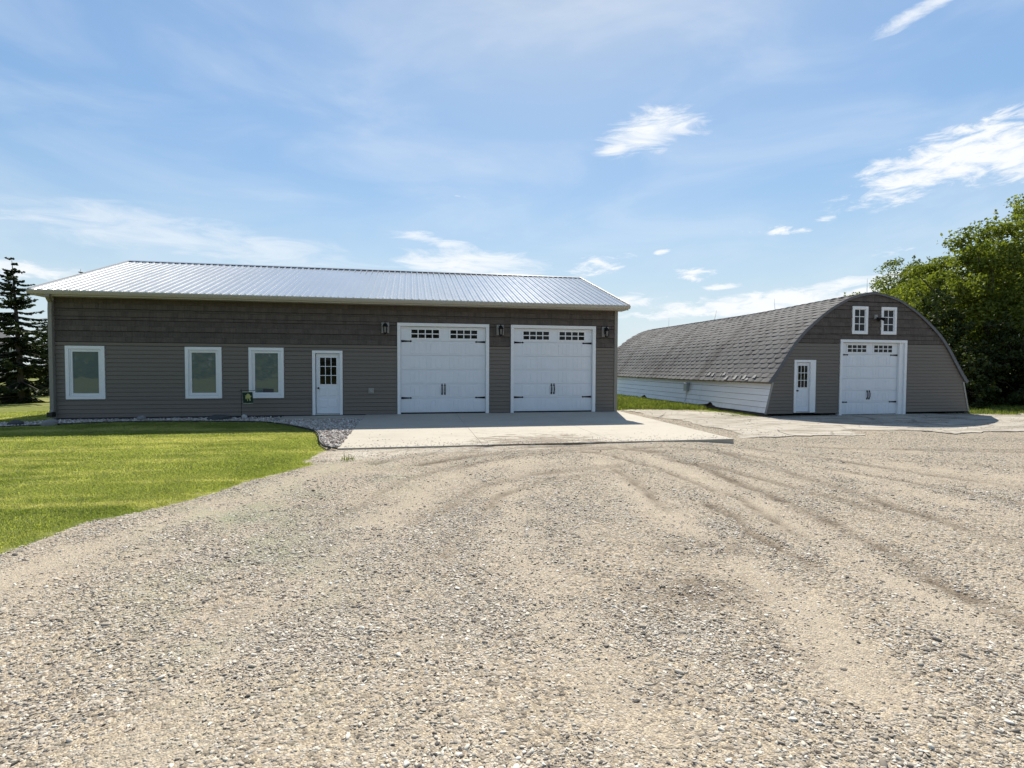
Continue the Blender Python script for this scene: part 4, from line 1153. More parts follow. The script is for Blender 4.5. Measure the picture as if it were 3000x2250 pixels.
# peeled white felt at the near eave
r_ = random.Random(3)
for i in range(13):
    y = 0.9+i*0.31+r_.uniform(-0.08, 0.08); s_ = SLEN-r_.uniform(0.02, 0.30); d, z = prof_at(s_); d2, z2 = prof_at(s_-0.10-r_.random()*0.12)
    w_ = r_.choice((0.05, 0.07, 0.12, 0.2))
    a = (QX-d-0.045, y, z+sag(y, z)+0.02); b = (QX-d-0.05, y+w_, z+0.01+sag(y, z)); c = (QX-d2-0.035, y+w_*0.7, z2+0.03+sag(y, z2)); e = (QX-d2-0.04, y+0.02, z2+0.02+sag(y, z2))
    part('torn_flap', MB().hexa([a, b, c, e]+[(p[0]-0.008, p[1], p[2]+0.005) for p in (a, b, c, e)]), 'torn_felt', qr)

# meter box and conduit on the white wall
mx = QX-half_w(0.55)-0.03
t = thing('utility_box', 'grey electric box with conduit on the low white board wall', 'utility box', (mx, 6.15, 0.4))
part('box', MB().box(mx-0.16, mx, 6.0, 6.30, 0.43, 0.80).hexa([(mx-0.175, 5.99, 0.80), (mx+0.0, 5.99, 0.80), (mx+0.0, 6.31, 0.80), (mx-0.175, 6.31, 0.80), (mx-0.165, 6.0, 0.83), (mx+0.0, 6.0, 0.86), (mx+0.0, 6.30, 0.86), (mx-0.165, 6.30, 0.83)]), 'grey_box', t)
part('conduit', MB().tube([(mx-0.08, 6.15, 0.43), (mx-0.10, 6.15, 0.15), (mx-0.17, 6.15, -0.1), (mx-0.22, 6.13, -0.33)], 0.022, 8), 'galv', t)

# lightning rods
for (y, lean, lab) in ((17.34, 0.0, 'thin lightning rod on the barn ridge, farthest from the gable'), (11.47, -0.25, 'thin leaning lightning rod on the barn ridge'), (5.91, 0.08, 'thin upright lightning rod midway along the barn ridge, before the swoop'), (0.33, 0.0, 'thin lightning rod above the peak of the barn gable')):
    z = 4.70+sag(y, 4.67)
    t = thing('lightning_rod', lab, 'lightning rod', (QX, y, z), 'lightning rods on the arched barn')
    part('rod', MB().tube([(QX, y, z-0.03), (QX, y+lean*0.5, z+0.25), (QX, y+lean, z+0.60)], [0.011, 0.009, 0.005], 6), 'galv', t)
    part('clip', MB().box(QX-0.05, QX+0.05, y-0.04, y+0.04, z-0.03, z+0.025), 'galv', t)

# floodlight between the gable windows
t = thing('floodlight', 'small black twin-head floodlight between the two barn gable windows', 'floodlight', (18.56, -0.03, 3.62))
part('mount_block', MB().box(18.45, 18.59, -0.06, 0.02, 3.62, 3.78), 'grey_block', t)
mb = MB().tube([(18.56, -0.06, 3.66), (18.57, -0.13, 3.62)], 0.03, 8)
mb.tube([(18.50, -0.13, 3.63), (18.66, -0.13, 3.63)], 0.02, 6)
part('arm', mb, 'dark_metal', t)
for (a, b) in (((18.50, -0.13, 3.63), (18.45, -0.25, 3.56)), ((18.66, -0.13, 3.63), (18.75, -0.24, 3.585))):
    p, q = Vector(a), Vector(b)
    part('lamp_head', MB().tube([p, p.lerp(q, 0.3), p.lerp(q, 0.9), q], [0.03, 0.05, 0.075, 0.078], 10), 'dark_metal', t)
part('sensor', MB().tube([(18.57, -0.13, 3.60), (18.57, -0.15, 3.53), (18.57, -0.15, 3.49)], [0.02, 0.035, 0.025], 8), 'dark_metal', t)


# ------------------------------------------------------------------ rocks, flag, weeds
def rock(name, c, r, m, label, seed, flat=0.6):
    g = np.random.default_rng(seed)
    import bmesh
    bm = bmesh.new(); bmesh.ops.create_icosphere(bm, subdivisions=3, radius=1)
    ph = g.uniform(0, 6, (5, 3)); dr = g.normal(size=(9, 3)); dr /= np.linalg.norm(dr, axis=1, keepdims=True); cut = g.uniform(0.62, 0.95, 9)
    for v_ in bm.verts:
        p = np.array(v_.co)
        for d_, cc in zip(dr, cut):
            e = p@d_-cc
            if e > 0: p = p-d_*e*0.85
        p = p*(1+0.05*sum(math.sin(3*p@ph[i]+i) for i in range(5))/2)
        v_.co = Vector((p[0]*r[0], p[1]*r[1], p[2]*r[2]))
    me = bpy.data.meshes.new(name); bm.to_mesh(me); bm.free()
    for p in me.polygons: p.use_smooth = True
    o = add(name, me, m); o.location = c; o.rotation_euler = (0, 0, g.uniform(0, 6)); tag(o, label, 'rock', group='rocks set in the landscaping bed')
    return o


rock('boulder', (-9.95, -1.42, -0.03), (0.24, 0.17, 0.13), 'rock_grey', 'rounded grey boulder just outside the downspout corner', 1)
rock('boulder', (-10.95, -1.20, -0.04), (0.27, 0.15, 0.12), 'rock_dark', 'dark flat boulder in the rock bed beyond the building corner', 2)
rock('boulder', (-8.10, -0.42, -0.02), (0.15, 0.12, 0.12), 'rock_grey', 'pinkish-grey rock against the wall between the first two windows', 3)
rock('boulder', (-5.85, -0.62, -0.03), (0.36, 0.18, 0.13), 'rock_dark', 'long dark rock below the middle window, left of the garden flag', 4)
rock('boulder', (-5.18, -0.45, -0.02), (0.14, 0.10, 0.10), 'rock_pale', 'small pale rock at the foot of the garden flag pole', 5)
rock('boulder', (-4.05, -1.25, -0.05), (0.17, 0.10, 0.06), 'rock_grey', 'low grey rock at the end of the entry walk', 6)

FX, FY = -5.16, -0.78
t = thing('garden_flag', 'small dark green garden flag with gold animal emblem on thin pole', 'garden flag', (FX, FY, -0.1))
part('pole', MB().tube([(FX, FY, -0.12), (FX, FY, 0.83), (FX, FY, 0.90)], 0.0075, 6).tube([(FX-0.04, FY, 0.845), (FX+0.38, FY, 0.845), (FX+0.40, FY, 0.868)], 0.0085, 6), 'dark_metal', t)
fx0, fx1, fz0, fz1 = FX+0.03, FX+0.33, 0.445, 0.815
mb = MB(); N = 12
def fpos(u, w, dy=0.0):
    x = fx0+u*(fx1-fx0)+0.035*(1-w)*(1-u*0.6); z = fz0+w*(fz1-fz0)
    return (x, FY-0.01+0.014*math.sin(u*7+w*3)*(1.1-w)+dy, z)
for i in range(N):
    for j in range(N):
        mb.face([fpos(i/N, j/N), fpos((i+1)/N, j/N), fpos((i+1)/N, (j+1)/N), fpos(i/N, (j+1)/N)])
for i in range(N):
    for j in range(N):
        mb.face([fpos(i/N, j/N, 0.004), fpos(i/N, (j+1)/N, 0.004), fpos((i+1)/N, (j+1)/N, 0.004), fpos((i+1)/N, j/N, 0.004)])
fl = part('flag', mb, 'flag_green', t)
mb = MB()
for (w0, w1) in ((0.955, 1.0), (0.0, 0.04)):
    for i in range(N): mb.face([fpos(i/N, w0, -0.003), fpos((i+1)/N, w0, -0.003), fpos((i+1)/N, w1, -0.003), fpos(i/N, w1, -0.003)])
part('flag_hem', mb, 'flag_cream', fl)
# charging animal emblem: humped body, lowered head, legs
EMB = [[(0.30, 0.62), (0.40, 0.76), (0.54, 0.84), (0.66, 0.80), (0.76, 0.70), (0.80, 0.56), (0.74, 0.44), (0.66, 0.36), (0.60, 0.44), (0.50, 0.40), (0.42, 0.48), (0.33, 0.50)],
       [(0.26, 0.56), (0.33, 0.64), (0.42, 0.52), (0.38, 0.38), (0.30, 0.34), (0.27, 0.42)], [(0.28, 0.62), (0.24, 0.70), (0.31, 0.66)],
       [(0.46, 0.42), (0.54, 0.42), (0.50, 0.24), (0.42, 0.20)], [(0.62, 0.40), (0.74, 0.46), (0.78, 0.26), (0.68, 0.18), (0.66, 0.28)], [(0.78, 0.62), (0.87, 0.66), (0.84, 0.54), (0.79, 0.56)]]
mb = MB()
for e in EMB: mb.face([fpos(u, w, -0.006) for u, w in e])
part('emblem', mb, 'flag_gold', fl)


def blades(n_, r, h, w, seed, lean=0.5):
    """a tuft of n_ tapered blades, two quads each"""
    g = np.random.default_rng(seed); V = []; F = []
    for i in range(n_):
        a = g.uniform(0, 6.28); d = r*math.sqrt(g.random()); x, y = d*math.cos(a), d*math.sin(a); hh_ = h*g.uniform(0.5, 1.1); b = g.uniform(0, 6.28); ln = lean*hh_*g.uniform(0.2, 1.2); ww = w*g.uniform(0.7, 1.2)
        tx, ty = math.cos(b)*ln, math.sin(b)*ln; px, py = -math.sin(b)*ww/2, math.cos(b)*ww/2; k = len(V)
        V += [(x-px, y-py, -0.01), (x+px, y+py, -0.01), (x+tx*0.35+px*0.8, y+ty*0.35+py*0.8, hh_*0.6), (x+tx*0.35-px*0.8, y+ty*0.35-py*0.8, hh_*0.6), (x+tx+px*0.15, y+ty+py*0.15, hh_*0.95), (x+tx-px*0.15, y+ty-py*0.15, hh_*0.95)]
        F += [(k, k+1, k+2, k+3), (k+3, k+2, k+4, k+5)]
    return np.array(V), np.array(F)


def src_obj(name, V, F, m, smooth=False):
    me = np_mesh(name, V, F, smooth); me.materials.append(MATS[m]); return bpy.data.objects.new(name, me)


def scatter(name, pts, rot, scl, idx, sources, label, cat):
    """one object that puts small copies of the source meshes on its points"""
    colc = bpy.data.collections.new(name+'_kinds')
    for s in sources: colc.objects.link(s)
    me = bpy.data.meshes.new(name); me.vertices.add(len(pts)); me.vertices.foreach_set('co', pts.astype(np.float32).ravel())
    for nm, arr, ty, fld in (('rot', rot, 'FLOAT_VECTOR', 'vector'), ('scl', scl, 'FLOAT_VECTOR', 'vector'), ('idx', idx, 'INT', 'value')):
        a = me.attributes.new(nm, ty, 'POINT'); a.data.foreach_set(fld, (arr.astype(np.int32) if ty == 'INT' else arr.astype(np.float32)).ravel())
    o = bpy.data.objects.new(name, me); COL.objects.link(o)
    ng = bpy.data.node_groups.new(name, 'GeometryNodeTree')
    ng.interface.new_socket('Geometry', in_out='INPUT', socket_type='NodeSocketGeometry'); ng.interface.new_socket('Geometry', in_out='OUTPUT', socket_type='NodeSocketGeometry')
    N_, L_ = ng.nodes, ng.links
    gi = N_.new('NodeGroupInput'); go = N_.new('NodeGroupOutput'); ci = N_.new('GeometryNodeCollectionInfo'); ip = N_.new('GeometryNodeInstanceOnPoints')
    ci.inputs['Collection'].default_value = colc; ci.inputs['Separate Children'].default_value = True; ci.inputs['Reset Children'].default_value = True
    def na(nm, ty):
        nd = N_.new('GeometryNodeInputNamedAttribute'); nd.data_type = ty; nd.inputs[0].default_value = nm; return nd.outputs[0]
    er = N_.new('FunctionNodeEulerToRotation')
    L_.new(gi.outputs[0], ip.inputs['Points']); L_.new(ci.outputs[0], ip.inputs['Instance']); ip.inputs['Pick Instance'].default_value = True
    L_.new(na('idx', 'INT'), ip.inputs['Instance Index']); L_.new(na('rot', 'FLOAT_VECTOR'), er.inputs[0]); L_.new(er.outputs[0], ip.inputs['Rotation']); L_.new(na('scl', 'FLOAT_VECTOR'), ip.inputs['Scale'])
    L_.new(ip.outputs[0], go.inputs[0])
    md = o.modifiers.new('scatter', 'NODES'); md.node_group = ng
    tag(o, label, cat, kind='stuff'); return o


def stone_src(i, m, sub=1):
    import bmesh
    g = np.random.default_rng(900+i); bm = bmesh.new(); bmesh.ops.create_icosphere(bm, subdivisions=2, radius=1)
    dr = g.normal(size=(7, 3)); dr /= np.linalg.norm(dr, axis=1, keepdims=True); cut = g.uniform(0.55, 0.9, 7); sc = np.array([1, g.uniform(0.6, 0.95), g.uniform(0.45, 0.75)])
    for v_ in bm.verts:
        p = np.array(v_.co)
        for d_, cc in zip(dr, cut):
            e = p@d_-cc
            if e > 0: p = p-d_*e*0.9
        v_.co = Vector(p*sc)
    me = bpy.data.meshes.new('stone_kind'); bm.to_mesh(me); bm.free(); me.materials.append(MATS[m])
    for p in me.polygons: p.use_smooth = True
    return bpy.data.objects.new('stone_kind', me)


def frustum_mask(x, y, z, marg=0.06):
    d = np.stack([x, y+CD, z-CH], -1); zc = d@cf; u = (d@cr)/np.maximum(zc, 1e-3); w = (d@cu)/np.maximum(zc, 1e-3)
    a = 1500/1548.06+marg; b = 1125/1548.06+marg
    return (zc > 0.3) & (abs(u) < a) & (abs(w) < b), zc


# gravel stones
def stones():
    P = []; S = []
    bands = [(2.0, 4.0, 5200, 0.0035, 0.010, 0), (4.0, 7.0, 2900, 0.0045, 0.011, 0), (7.0, 11.0, 1100, 0.0065, 0.013, 0), (11.0, 20.0, 260, 0.010, 0.017, 0),
             (2.0, 4.0, 1500, 0.008, 0.017, 0), (4.0, 7.0, 800, 0.009, 0.018, 0), (7.0, 11.0, 300, 0.010, 0.020, 0), (11.0, 20.0, 55, 0.013, 0.024, 0),
             (2.0, 7.0, 45, 0.016, 0.027, 0), (7.0, 14.0, 16, 0.018, 0.030, 0)]
    for (r0, r1, den_, s0, s1, _) in bands:
        x0, x1, y0, y1 = -r1*1.0, r1*1.35, -CD+0.3, -CD+r1*1.05
        n_ = int((x1-x0)*(y1-y0)*den_); x = rng.uniform(x0, x1, n_); y = rng.uniform(y0, y1, n_)
        m, zc = frustum_mask(x, y, np.full(n_, -0.12)); r = np.hypot(x, y+CD); m &= (r >= r0) & (r < r1)
        x, y = x[m], y[m]
        s_ = sdf(x, y, GRAVEL); m = s_ > rng.normal(-0.02, 0.07, len(x))
        m &= ~((x > -1.55) & (x < 7.62) & (y > -7.06)) & ~(inside(x, y, PAD)) & (y < 0.1)
        x, y, s_ = x[m], y[m], s_[m]
        bare, track, pale, green = gfields(x, y)
        cl = fbm(x*1.6, y*1.6, 61); cl2 = fbm(x*0.55, y*0.55, 65)
        pr = (0.13+0.92*sst(0.42, 0.70, 0.6*cl+0.4*cl2))*(1-0.78*bare)*(1-0.92*track)
        damp = np.zeros_like(x)
        for (cx, cy, rx, ry, q) in DAMP[:4]: damp = np.maximum(damp, np.exp(-((x-cx)/rx)**2-((y-cy)/ry)**2))
        pr = np.maximum(pr, damp*1.0)
        m = rng.random(len(x)) < pr; x, y = x[m], y[m]
        P.append(np.stack([x, y], 1)); S.append(s0+(s1-s0)*rng.random(len(x))**2.2)
    P = np.concatenate(P); S = np.concatenate(S)
    z = gravel_z(P[:, 0], P[:, 1])+S*0.12
    # loose stones kicked onto the old pad and the front of the apron
    n_ = 26000; x = rng.uniform(8.6, 24, n_); y = rng.uniform(-5.7, 3.5, n_); e = sdf(x, y, PAD)
    m = (e > 0.02) & (rng.random(n_) < 0.9*np.exp(-e/0.35)*sst(0.3, 0.6, fbm(x, y*1.5, 41))+0.10*sst(0.45, 0.7, fbm(x*0.8, y*2, 43)))
    x2 = rng.uniform(-1.4, 7.5, 1400); y2 = -7.0+rng.exponential(0.35, 1400); m2 = (y2 < -4) & (rng.random(1400) < 0.5)
    P = np.concatenate([P, np.column_stack([x[m], y[m]]), np.column_stack([x2[m2], y2[m2]])])
    S2 = rng.uniform(0.008, 0.017, m.sum()+m2.sum()); S = np.concatenate([S, S2])
    z = np.concatenate([z, np.full(m.sum(), -0.272), -0.012+0.0098*y2[m2]+0.003])
    pts = np.column_stack([P, z]); n_ = len(P)
    rot = np.column_stack([rng.normal(0, 0.25, n_), rng.normal(0, 0.25, n_), rng.uniform(0, 6.28, n_)])
    scl = np.column_stack([S*rng.uniform(0.9, 1.3, n_), S*rng.uniform(0.8, 1.1, n_), S*rng.uniform(0.5, 0.85, n_)])
    return pts, rot, scl, rng.integers(0, 8, n_)


pts, rot, scl, idx = stones()
print('gravel stones', len(pts))
scatter('gravel', pts, rot, scl, idx, [stone_src(i, 'gravel_stone') for i in range(8)], 'loose grey and tan stones strewn over the gravel yard', 'gravel')
# landscaping rock in the bed
n_ = 30000; x = rng.uniform(-14.5, -1.4, n_); y = rng.uniform(-7.2, 0.0, n_)
s_ = sdf(x, y, BED); m = (s_ > 0.03) & ~((x > -4.12) & (x < -1.5) & (y > -0.93)); x, y = x[m], y[m]
S = rng.uniform(0.020, 0.042, len(x)); pts = np.column_stack([x, y, -0.075+S*0.3+rng.uniform(-0.01, 0.012, len(x))]); n_ = len(x)
scatter('landscape_rock', pts, np.column_stack([rng.normal(0, 0.5, n_), rng.normal(0, 0.5, n_), rng.uniform(0, 6.28, n_)]), np.column_stack([S*1.15, S, S*0.9]), rng.integers(0, 6, n_),
        [stone_src(20+i, 'river_stone') for i in range(6)], 'loose landscaping stones filling the bed beside the building', 'landscape rock')

# lawn blades
def lawn():
    out = []
    for (r0, r1, den_, s) in ((4.0, 10.0, 520, 1.0), (10.0, 16.0, 300, 1.25), (16.0, 26.0, 120, 1.7)):
        n_ = int((r1*2.0)*(r1*1.2)*den_); x = rng.uniform(-r1*1.3, r1*0.1, n_); y = rng.uniform(-CD, -CD+r1*1.2, n_)
        m, zc = frustum_mask(x, y, np.full(n_, -0.08), 0.02); r = np.hypot(x, y+CD); m &= (r >= r0) & (r < r1); x, y = x[m], y[m]
        m = (sdf(x, y, GRAVEL)+0.20*(fbm(x*2.5, y*2.5, 8)-0.5)+0.10*(fbm(x*9, y*9, 9)-0.5) < rng.normal(0.0, 0.10, len(x))) & (sdf(x, y, BED) < -0.02) & ~inside(x, y, BUILDING)
        x, y = x[m], y[m]
        sc = s*rng.uniform(0.75, 1.25, len(x))*(0.75+0.5*fbm(x*0.7, y*0.7, 90))
        edge = sdf(x, y, GRAVEL); sc = sc*(0.55+0.45*sst(0.0, -0.35, edge))
        out.append(np.column_stack([x, y, G(x, y)-0.012, sc]))
    return np.concatenate(out)


Lw = lawn(); n_ = len(Lw); print('lawn tufts', n_)
scatter('lawn_grass', Lw[:, :3], np.column_stack([np.zeros(n_), np.zeros(n_), rng.uniform(0, 6.28, n_)]), np.column_stack([Lw[:, 3], Lw[:, 3], Lw[:, 3]*0.85]), rng.integers(0, 6, n_),
        [src_obj('blade_kind', *blades(24, 0.06, 0.030, 0.0045, 40+i, 0.9), 'grass_blade') for i in range(6)], 'short mown yellow-green lawn grass', 'grass')
# rough grass by the barn: strip along the white wall, right of the gable, weeds on the pad
P = []
x = rng.uniform(7.6, 13.4, 5200); y = rng.uniform(2.9, 15, 5200); edge_ = 3.6+0.35*(fbm(x*2, y*2, 71)-0.5)
P.append(np.column_stack([x, y, rng.uniform(1.2, 3.2, len(x))])[(y > edge_) & (x > 7.55) & (x < 13.45)])
x = rng.uniform(13.1, 13.75, 260); y = rng.uniform(0.4, 6, 260); P.append(np.column_stack([x, y, rng.uniform(0.6, 1.6, len(x))]))
x = rng.uniform(12.2, 13.5, 200); y = rng.normal(0.45, 0.35, 200); P.append(np.column_stack([x, y, rng.uniform(0.5, 1.1, len(x))]))
x = rng.uniform(23.2, 45, 6000); y = rng.uniform(-2.5, 9, 6000); P.append(np.column_stack([x, y, rng.uniform(1.2, 2.6, len(x))])[y > -0.8-0.16*(x-25)+0.4*fbm(x, y, 5)])
P = np.concatenate(P); n_ = len(P)
scatter('rough_grass', np.column_stack([P[:, 0], P[:, 1], G(P[:, 0], P[:, 1])-0.01]), np.column_stack([np.zeros(n_), np.zeros(n_), rng.uniform(0, 6.28, n_)]), np.column_stack([P[:, 2]]*3), rng.integers(0, 4, n_),
        [src_obj('tuft_kind', *blades(16, 0.09, 0.075, 0.007, 60+i, 0.7), 'wild_grass') for i in range(4)], 'rough unmown grass and weeds round the arched barn', 'grass')
V, F = blades(40, 0.13, 0.10, 0.010, 99, 1.0)
o = add('weed_clump', np_mesh('weed_clump', V, F), 'wild_grass'); o.location = (-1.15, -8.28, -0.105); tag(o, 'lone green weed growing in pale gravel near the apron corner', 'weed')


# ------------------------------------------------------------------ trees
def leaf_quads(C, S, up, seed):
    """diamond leaves (folded on the midrib) at points C with sizes S"""
    g = np.random.default_rng(seed); n_ = len(C)
    nrm = g.normal(size=(n_, 3))*0.8+up; nrm /= np.linalg.norm(nrm, axis=1, keepdims=True)
    t = np.cross(nrm, g.normal(size=(n_, 3))); t /= np.linalg.norm(t, axis=1, keepdims=True); b = np.cross(nrm, t)
    S = S[:, None]
    a0 = C-t*S*0.5; a2 = C+t*S*0.5-nrm*S*0.10; a1 = C+b*S*0.30+nrm*S*0.06; a3 = C-b*S*0.30+nrm*S*0.06
    V = np.stack([a0, a1, a2, a3], 1).reshape(-1, 3); F = np.arange(n_*4).reshape(n_, 4)
    return V, F


leaf_mat('leaf_painted_shade', [(0.0, (0.014, 0.020, 0.006)), (0.6, (0.036, 0.048, 0.011)), (1.0, (0.075, 0.09, 0.022))], 0.2, 0.6)  # shrub copy of the leaf, coloured darker to paint in the tall crowns' shade


def tree(name, label, base, H, R, nleaf, seed, zlo=0.12, ls=(0.12, 0.26), group='trees beside the arched barn', skew=(0, 0), ncl=210):
    g = np.random.default_rng(seed); t = thing(name, label, 'tree', base, group)
    bx, by, bz = base
    mb = MB()
    mb.tube([(bx, by, bz-0.2), (bx+0.1, by, bz+H*0.15), (bx-0.1+skew[0]*0.3, by+0.1, bz+H*0.4), (bx+skew[0]*0.7, by, bz+H*0.8)], [0.034*H*0.75, 0.026*H*0.75, 0.018*H*0.75, 0.03], 9)
    # crown as clumps in an uneven ellipsoid
    cl = []
    tries = 0
    while len(cl) < ncl and tries < 6000:
        tries += 1
        d = g.normal(size=3); d /= np.linalg.norm(d); rr_ = g.random()**0.42
        az_ = math.atan2(d[1], d[0])
        bump = 0.80+0.22*math.sin(3*az_+seed)+0.16*math.sin(5*d[2]*2+seed*1.7+az_)
        p = np.array([d[0]*R*rr_*bump, d[1]*R*rr_*bump, 0])
        zc = zlo*H+(1-zlo)*H*0.5; hz = (1-zlo)*H*0.5
        z = zc+d[2]*hz*rr_*(0.9+0.1*bump)
        fr = (z/H)
        taper = 1.0 if fr < 0.55 else 1.0-0.35*(fr-0.55)/0.45
        p[:2] *= taper
        cl.append((bx+p[0]+skew[0]*fr, by+p[1]+skew[1]*fr, bz+max(z, 0.25), g.uniform(0.5, 1.0)*R/5.0, rr_))
    per = nleaf//len(cl); C = []; S = []; U = []
    for (cx, cy, cz, cr_, rr_) in cl:
        d = g.normal(size=(per, 3)); d /= np.linalg.norm(d, axis=1, keepdims=True); rad = cr_*g.random(per)**0.36
        q = np.array([cx, cy, cz])+d*rad[:, None]*np.array([1.2, 1.2, 0.62])
        C.append(q); S.append(g.uniform(*ls, per)); U.append(np.column_stack([d[:, 0]*0.5, d[:, 1]*0.5, 0.7+0*d[:, 2]]))
    # shoots sticking out of the top outline
    for i in range(60):
        cx, cy, cz, cr_, rr_ = cl[g.integers(len(cl))]
        if rr_ < 0.8 or cz < bz+H*0.45: continue
        L = g.uniform(0.5, 1.1)*R/4.5; dirn = np.array([cx-bx, cy-by, 0])/R*0.35+np.array([g.normal()*0.2, g.normal()*0.2, 1.0]); dirn /= np.linalg.norm(dirn)
        tt = g.random(26)[:, None]; q = np.array([cx, cy, cz+cr_*0.5])+dirn*L*tt+g.normal(size=(26, 3))*0.13*(1.15-tt)
        C.append(q); S.append(g.uniform(ls[0], ls[1], 26)); U.append(np.tile([0, 0, 0.6], (26, 1)))
    C = np.concatenate(C); S = np.concatenate(S); U = np.concatenate(U); C[:, 2] = np.maximum(C[:, 2], bz+0.05)
    V, F = leaf_quads(C, S, U, seed+1)
    # limbs reaching to some clumps
    for i in range(16):
        cx, cy, cz, cr_, rr_ = cl[g.integers(len(cl))]
        hz0 = bz+H*g.uniform(0.12, 0.55); 
        mb.tube([(bx, by, hz0), ((bx+cx)/2, (by+cy)/2, (hz0+cz)/2+0.3), (cx, cy, cz)], [0.012*H*0.6, 0.008*H*0.6, 0.02], 6)
    add('crown', np_mesh('crown', V-np.array(base), F), 'leaf_painted_shade' if 'shrub' in name else 'leaf', t); part('trunk', mb, 'bark', t)
    return t


tree('broadleaf_tree', 'tallest leafy tree at the picture edge beyond the arched barn', (39.6, 9.5, -0.4), 13.4, 5.3, 36000, 11, skew=(0.6, 0))
tree('broadleaf_tree', 'full leafy tree whose crown overhangs the barn gable from the right', (33.2, 6.8, -0.4), 10.6, 5.0, 36000, 12)
tree('broadleaf_tree', 'loose-topped leafy tree behind the barn with pale upper shoots', (42.5, 20.5, -0.4), 12.0, 4.8, 26000, 13)
tree('broadleaf_tree', 'smallest leafy tree peeking just over the barn ridge', (39.2, 22.5, -0.4), 8.6, 3.6, 16000, 14)
tree('broadleaf_tree', 'middle-height leafy tree between the barn gable and the taller trees', (37.5, 14.0, -0.4), 10.2, 4.4, 28000, 15)
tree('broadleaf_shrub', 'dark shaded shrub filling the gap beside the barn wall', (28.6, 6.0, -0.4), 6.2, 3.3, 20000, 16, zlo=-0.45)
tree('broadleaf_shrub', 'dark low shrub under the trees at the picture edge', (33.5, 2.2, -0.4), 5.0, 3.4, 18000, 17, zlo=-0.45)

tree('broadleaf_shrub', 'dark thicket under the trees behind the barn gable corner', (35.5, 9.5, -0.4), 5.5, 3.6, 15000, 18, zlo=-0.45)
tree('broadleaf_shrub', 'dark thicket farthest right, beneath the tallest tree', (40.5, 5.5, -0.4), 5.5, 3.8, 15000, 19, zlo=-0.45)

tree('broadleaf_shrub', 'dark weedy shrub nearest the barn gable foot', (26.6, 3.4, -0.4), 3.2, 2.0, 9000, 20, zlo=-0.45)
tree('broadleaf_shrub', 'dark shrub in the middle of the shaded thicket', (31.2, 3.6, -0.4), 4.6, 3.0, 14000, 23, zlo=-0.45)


def spruce(label, base, H, R, seed, dens=1.0, group='spruces left of the grey shop', lean=0.0):
    g = np.random.default_rng(seed); t = thing('spruce_tree', label, 'spruce', base, group); bx, by, bz = base
    mb = MB().tube([(bx, by, bz-0.1), (bx+lean*0.4, by, bz+H*0.5), (bx+lean, by, bz+H)], [0.022*H, 0.014*H, 0.008], 8)
    Vs = []; Fs = []; nb = 0
    lv = int(H/0.25*dens)
    for L in range(lv):
        fr = (L+g.random()*0.8)/lv; z = bz+0.35+fr*(H-0.45); reach = R*(1-fr)**0.85*g.uniform(0.7, 1.12)+0.10
        if fr > 0.9: reach *= 0.9
        for b in range(g.integers(6, 9) if fr < 0.9 else 5):
            if g.random() < 0.12: continue
            a = g.uniform(0, 6.28); ln = reach*g.uniform(0.5, 1.15); zb = max(z+g.normal()*0.2, bz+0.15); droop = g.uniform(0.02, 0.42)*(1-fr*0.9)
            n_s = max(3, int(ln/0.16)); cxl = bx+lean*fr
            pts_ = []
            for s_ in range(n_s+1):
                u = s_/n_s; r_ = ln*u; pts_.append(np.array([cxl+math.cos(a)*r_, by+math.sin(a)*r_, zb-droop*ln*math.sin(u*2.2)*1.0+0.16*ln*u*u]))
            mb.tube([pts_[0], pts_[n_s//2], pts_[-1]], [0.022*(1-fr)+0.008, 0.014*(1-fr)+0.006, 0.004], 4, cap=False)
            side = np.array([-math.sin(a), math.cos(a), 0])
            for s_ in range(n_s):
                p, q = pts_[s_], pts_[s_+1]; u = s_/n_s
                # short hanging twigs on both sides, each a few needle blades
                for w_ in range(11):
                    sgn = g.choice((-1, 1)); l_ = (0.10+0.26*ln*(1-u)*0.55)*g.uniform(0.55, 1.2)
                    st = p+(q-p)*g.random(); dv = side*sgn*g.uniform(0.4, 1.0)+(q-p)/np.linalg.norm(q-p)*g.uniform(0.4, 0.9)+np.array([0, 0, -g.uniform(0.05, 0.5)]); dv /= np.linalg.norm(dv)
                    wv = np.cross(dv, g.normal(size=3)); wv /= np.linalg.norm(wv); hw_ = g.uniform(0.028, 0.055)
                    Vs += [st-wv*hw_*0.5, st+dv*l_*0.55-wv*hw_, st+dv*l_, st+dv*l_*0.5+wv*hw_]; Fs.append((nb, nb+1, nb+2, nb+3)); nb += 4
    V = np.array(Vs); add('crown', np_mesh('crown', V-np.array(base), np.array(Fs)), 'needle', t); part('trunk', mb, 'bark', t)
    return t


spruce('tall dark spruce with drooping boughs left of the grey shop', (-17.15, 9.0, -0.1), 6.35, 2.75, 21, 1.15, lean=-0.25)
spruce('short dense spruce tucked against the shop corner, behind the tall one', (-19.9, 15.5, -0.1), 4.1, 2.4, 22, 1.2)
spruce('distant spruce whose tip just shows above the metal roof', (-26.0, 30.0, -0.1), 9.4, 2.6, 23, 0.8)
spruce('spruce at the picture edge beside the far grey house', (-25.2, 15.0, -0.1), 4.4, 2.3, 24, 1.1)

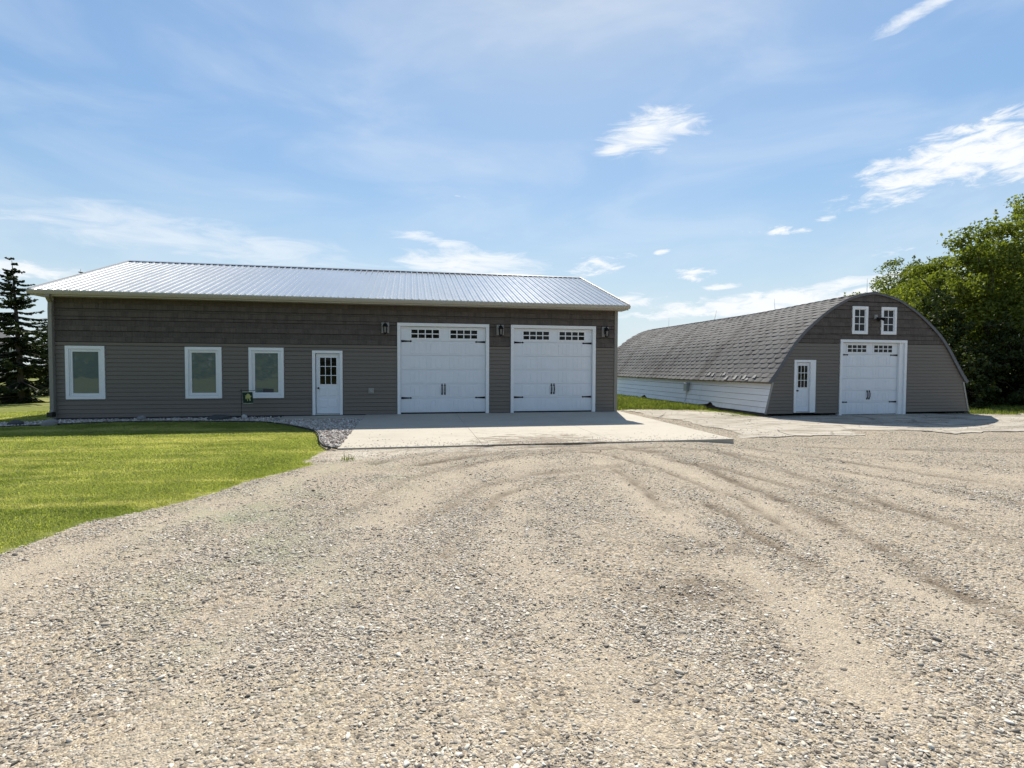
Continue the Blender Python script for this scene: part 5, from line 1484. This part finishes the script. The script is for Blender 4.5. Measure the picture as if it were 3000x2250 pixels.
# far house behind the spruce: its side wall with white windows faces the shop
H_ = thing('farm_house', 'grey farmhouse with white windows half hidden behind the tall spruce', 'house', (-46, 44, -0.1))
part('wall', MB().box(-50.5, -41.5, 39, 48.2, -0.1, 3.9).prism([(-50.5, 3.9), (-41.5, 3.9), (-46.0, 6.2)], 'y', 39.02, 48.18), 'house_siding', H_)
for sg in (-1, 1):
    xo = -46+sg*5.0
    part('roof', MB().hexa([(xo, 38.6, 3.62), (-46, 38.6, 6.2), (-46, 48.6, 6.2), (xo, 48.6, 3.62), (xo, 38.6, 3.78), (-46, 38.6, 6.36), (-46, 48.6, 6.36), (xo, 48.6, 3.78)]), 'house_roof', H_)
for (yy, za_, zb_) in ((46.6, 2.35, 3.45), (44.2, 2.35, 3.45), (46.6, 0.6, 1.75), (44.2, 0.6, 1.75), (41.4, 0.6, 1.75)):
    fr = MB(); xw = -41.498
    for (ya, yb, zc, zd) in ((yy-0.65, yy-0.53, za_, zb_), (yy+0.53, yy+0.65, za_, zb_), (yy-0.528, yy+0.528, zb_-0.12, zb_), (yy-0.528, yy+0.528, za_, za_+0.12), (yy-0.05, yy+0.05, za_+0.122, zb_-0.122)): fr.box(xw, xw+0.07, ya, yb, zc, zd)
    wd = part('window', fr, 'white_paint', H_)
    part('pane', MB().box(xw, xw+0.02, yy-0.527, yy-0.052, za_+0.123, zb_-0.123).box(xw, xw+0.02, yy+0.052, yy+0.527, za_+0.123, zb_-0.123), 'tinted_glass', wd)

# shelterbelt beyond the yard behind the viewer (seen mirrored in the window glass)
g = np.random.default_rng(77); C = []; S = []
for i in range(230):
    x = g.uniform(-75, 70); y = -62+g.normal()*4-0.002*x*x; h = 7+3.5*math.sin(x*0.21)+g.normal()*1.2
    n_ = 70; q = np.column_stack([x+g.normal(size=n_)*1.8, y+g.normal(size=n_)*1.8, g.uniform(0.1, max(h, 2), n_)]); C.append(q); S.append(g.uniform(0.6, 1.2, n_))
C = np.concatenate(C); S = np.concatenate(S); V, F = leaf_quads(C, S, np.tile([0, 0, 0.5], (len(C), 1)), 78)
tag(add('shelterbelt', np_mesh('shelterbelt', V, F), 'leaf'), 'far shelterbelt of trees across the field behind the yard', 'woods', kind='stuff')

print('triangles', sum(sum(len(p.vertices)-2 for p in o.data.polygons) for o in bpy.data.objects if o.type == 'MESH' and o.name in COL.all_objects) if False else 'ok', 'objects', len(COL.objects))
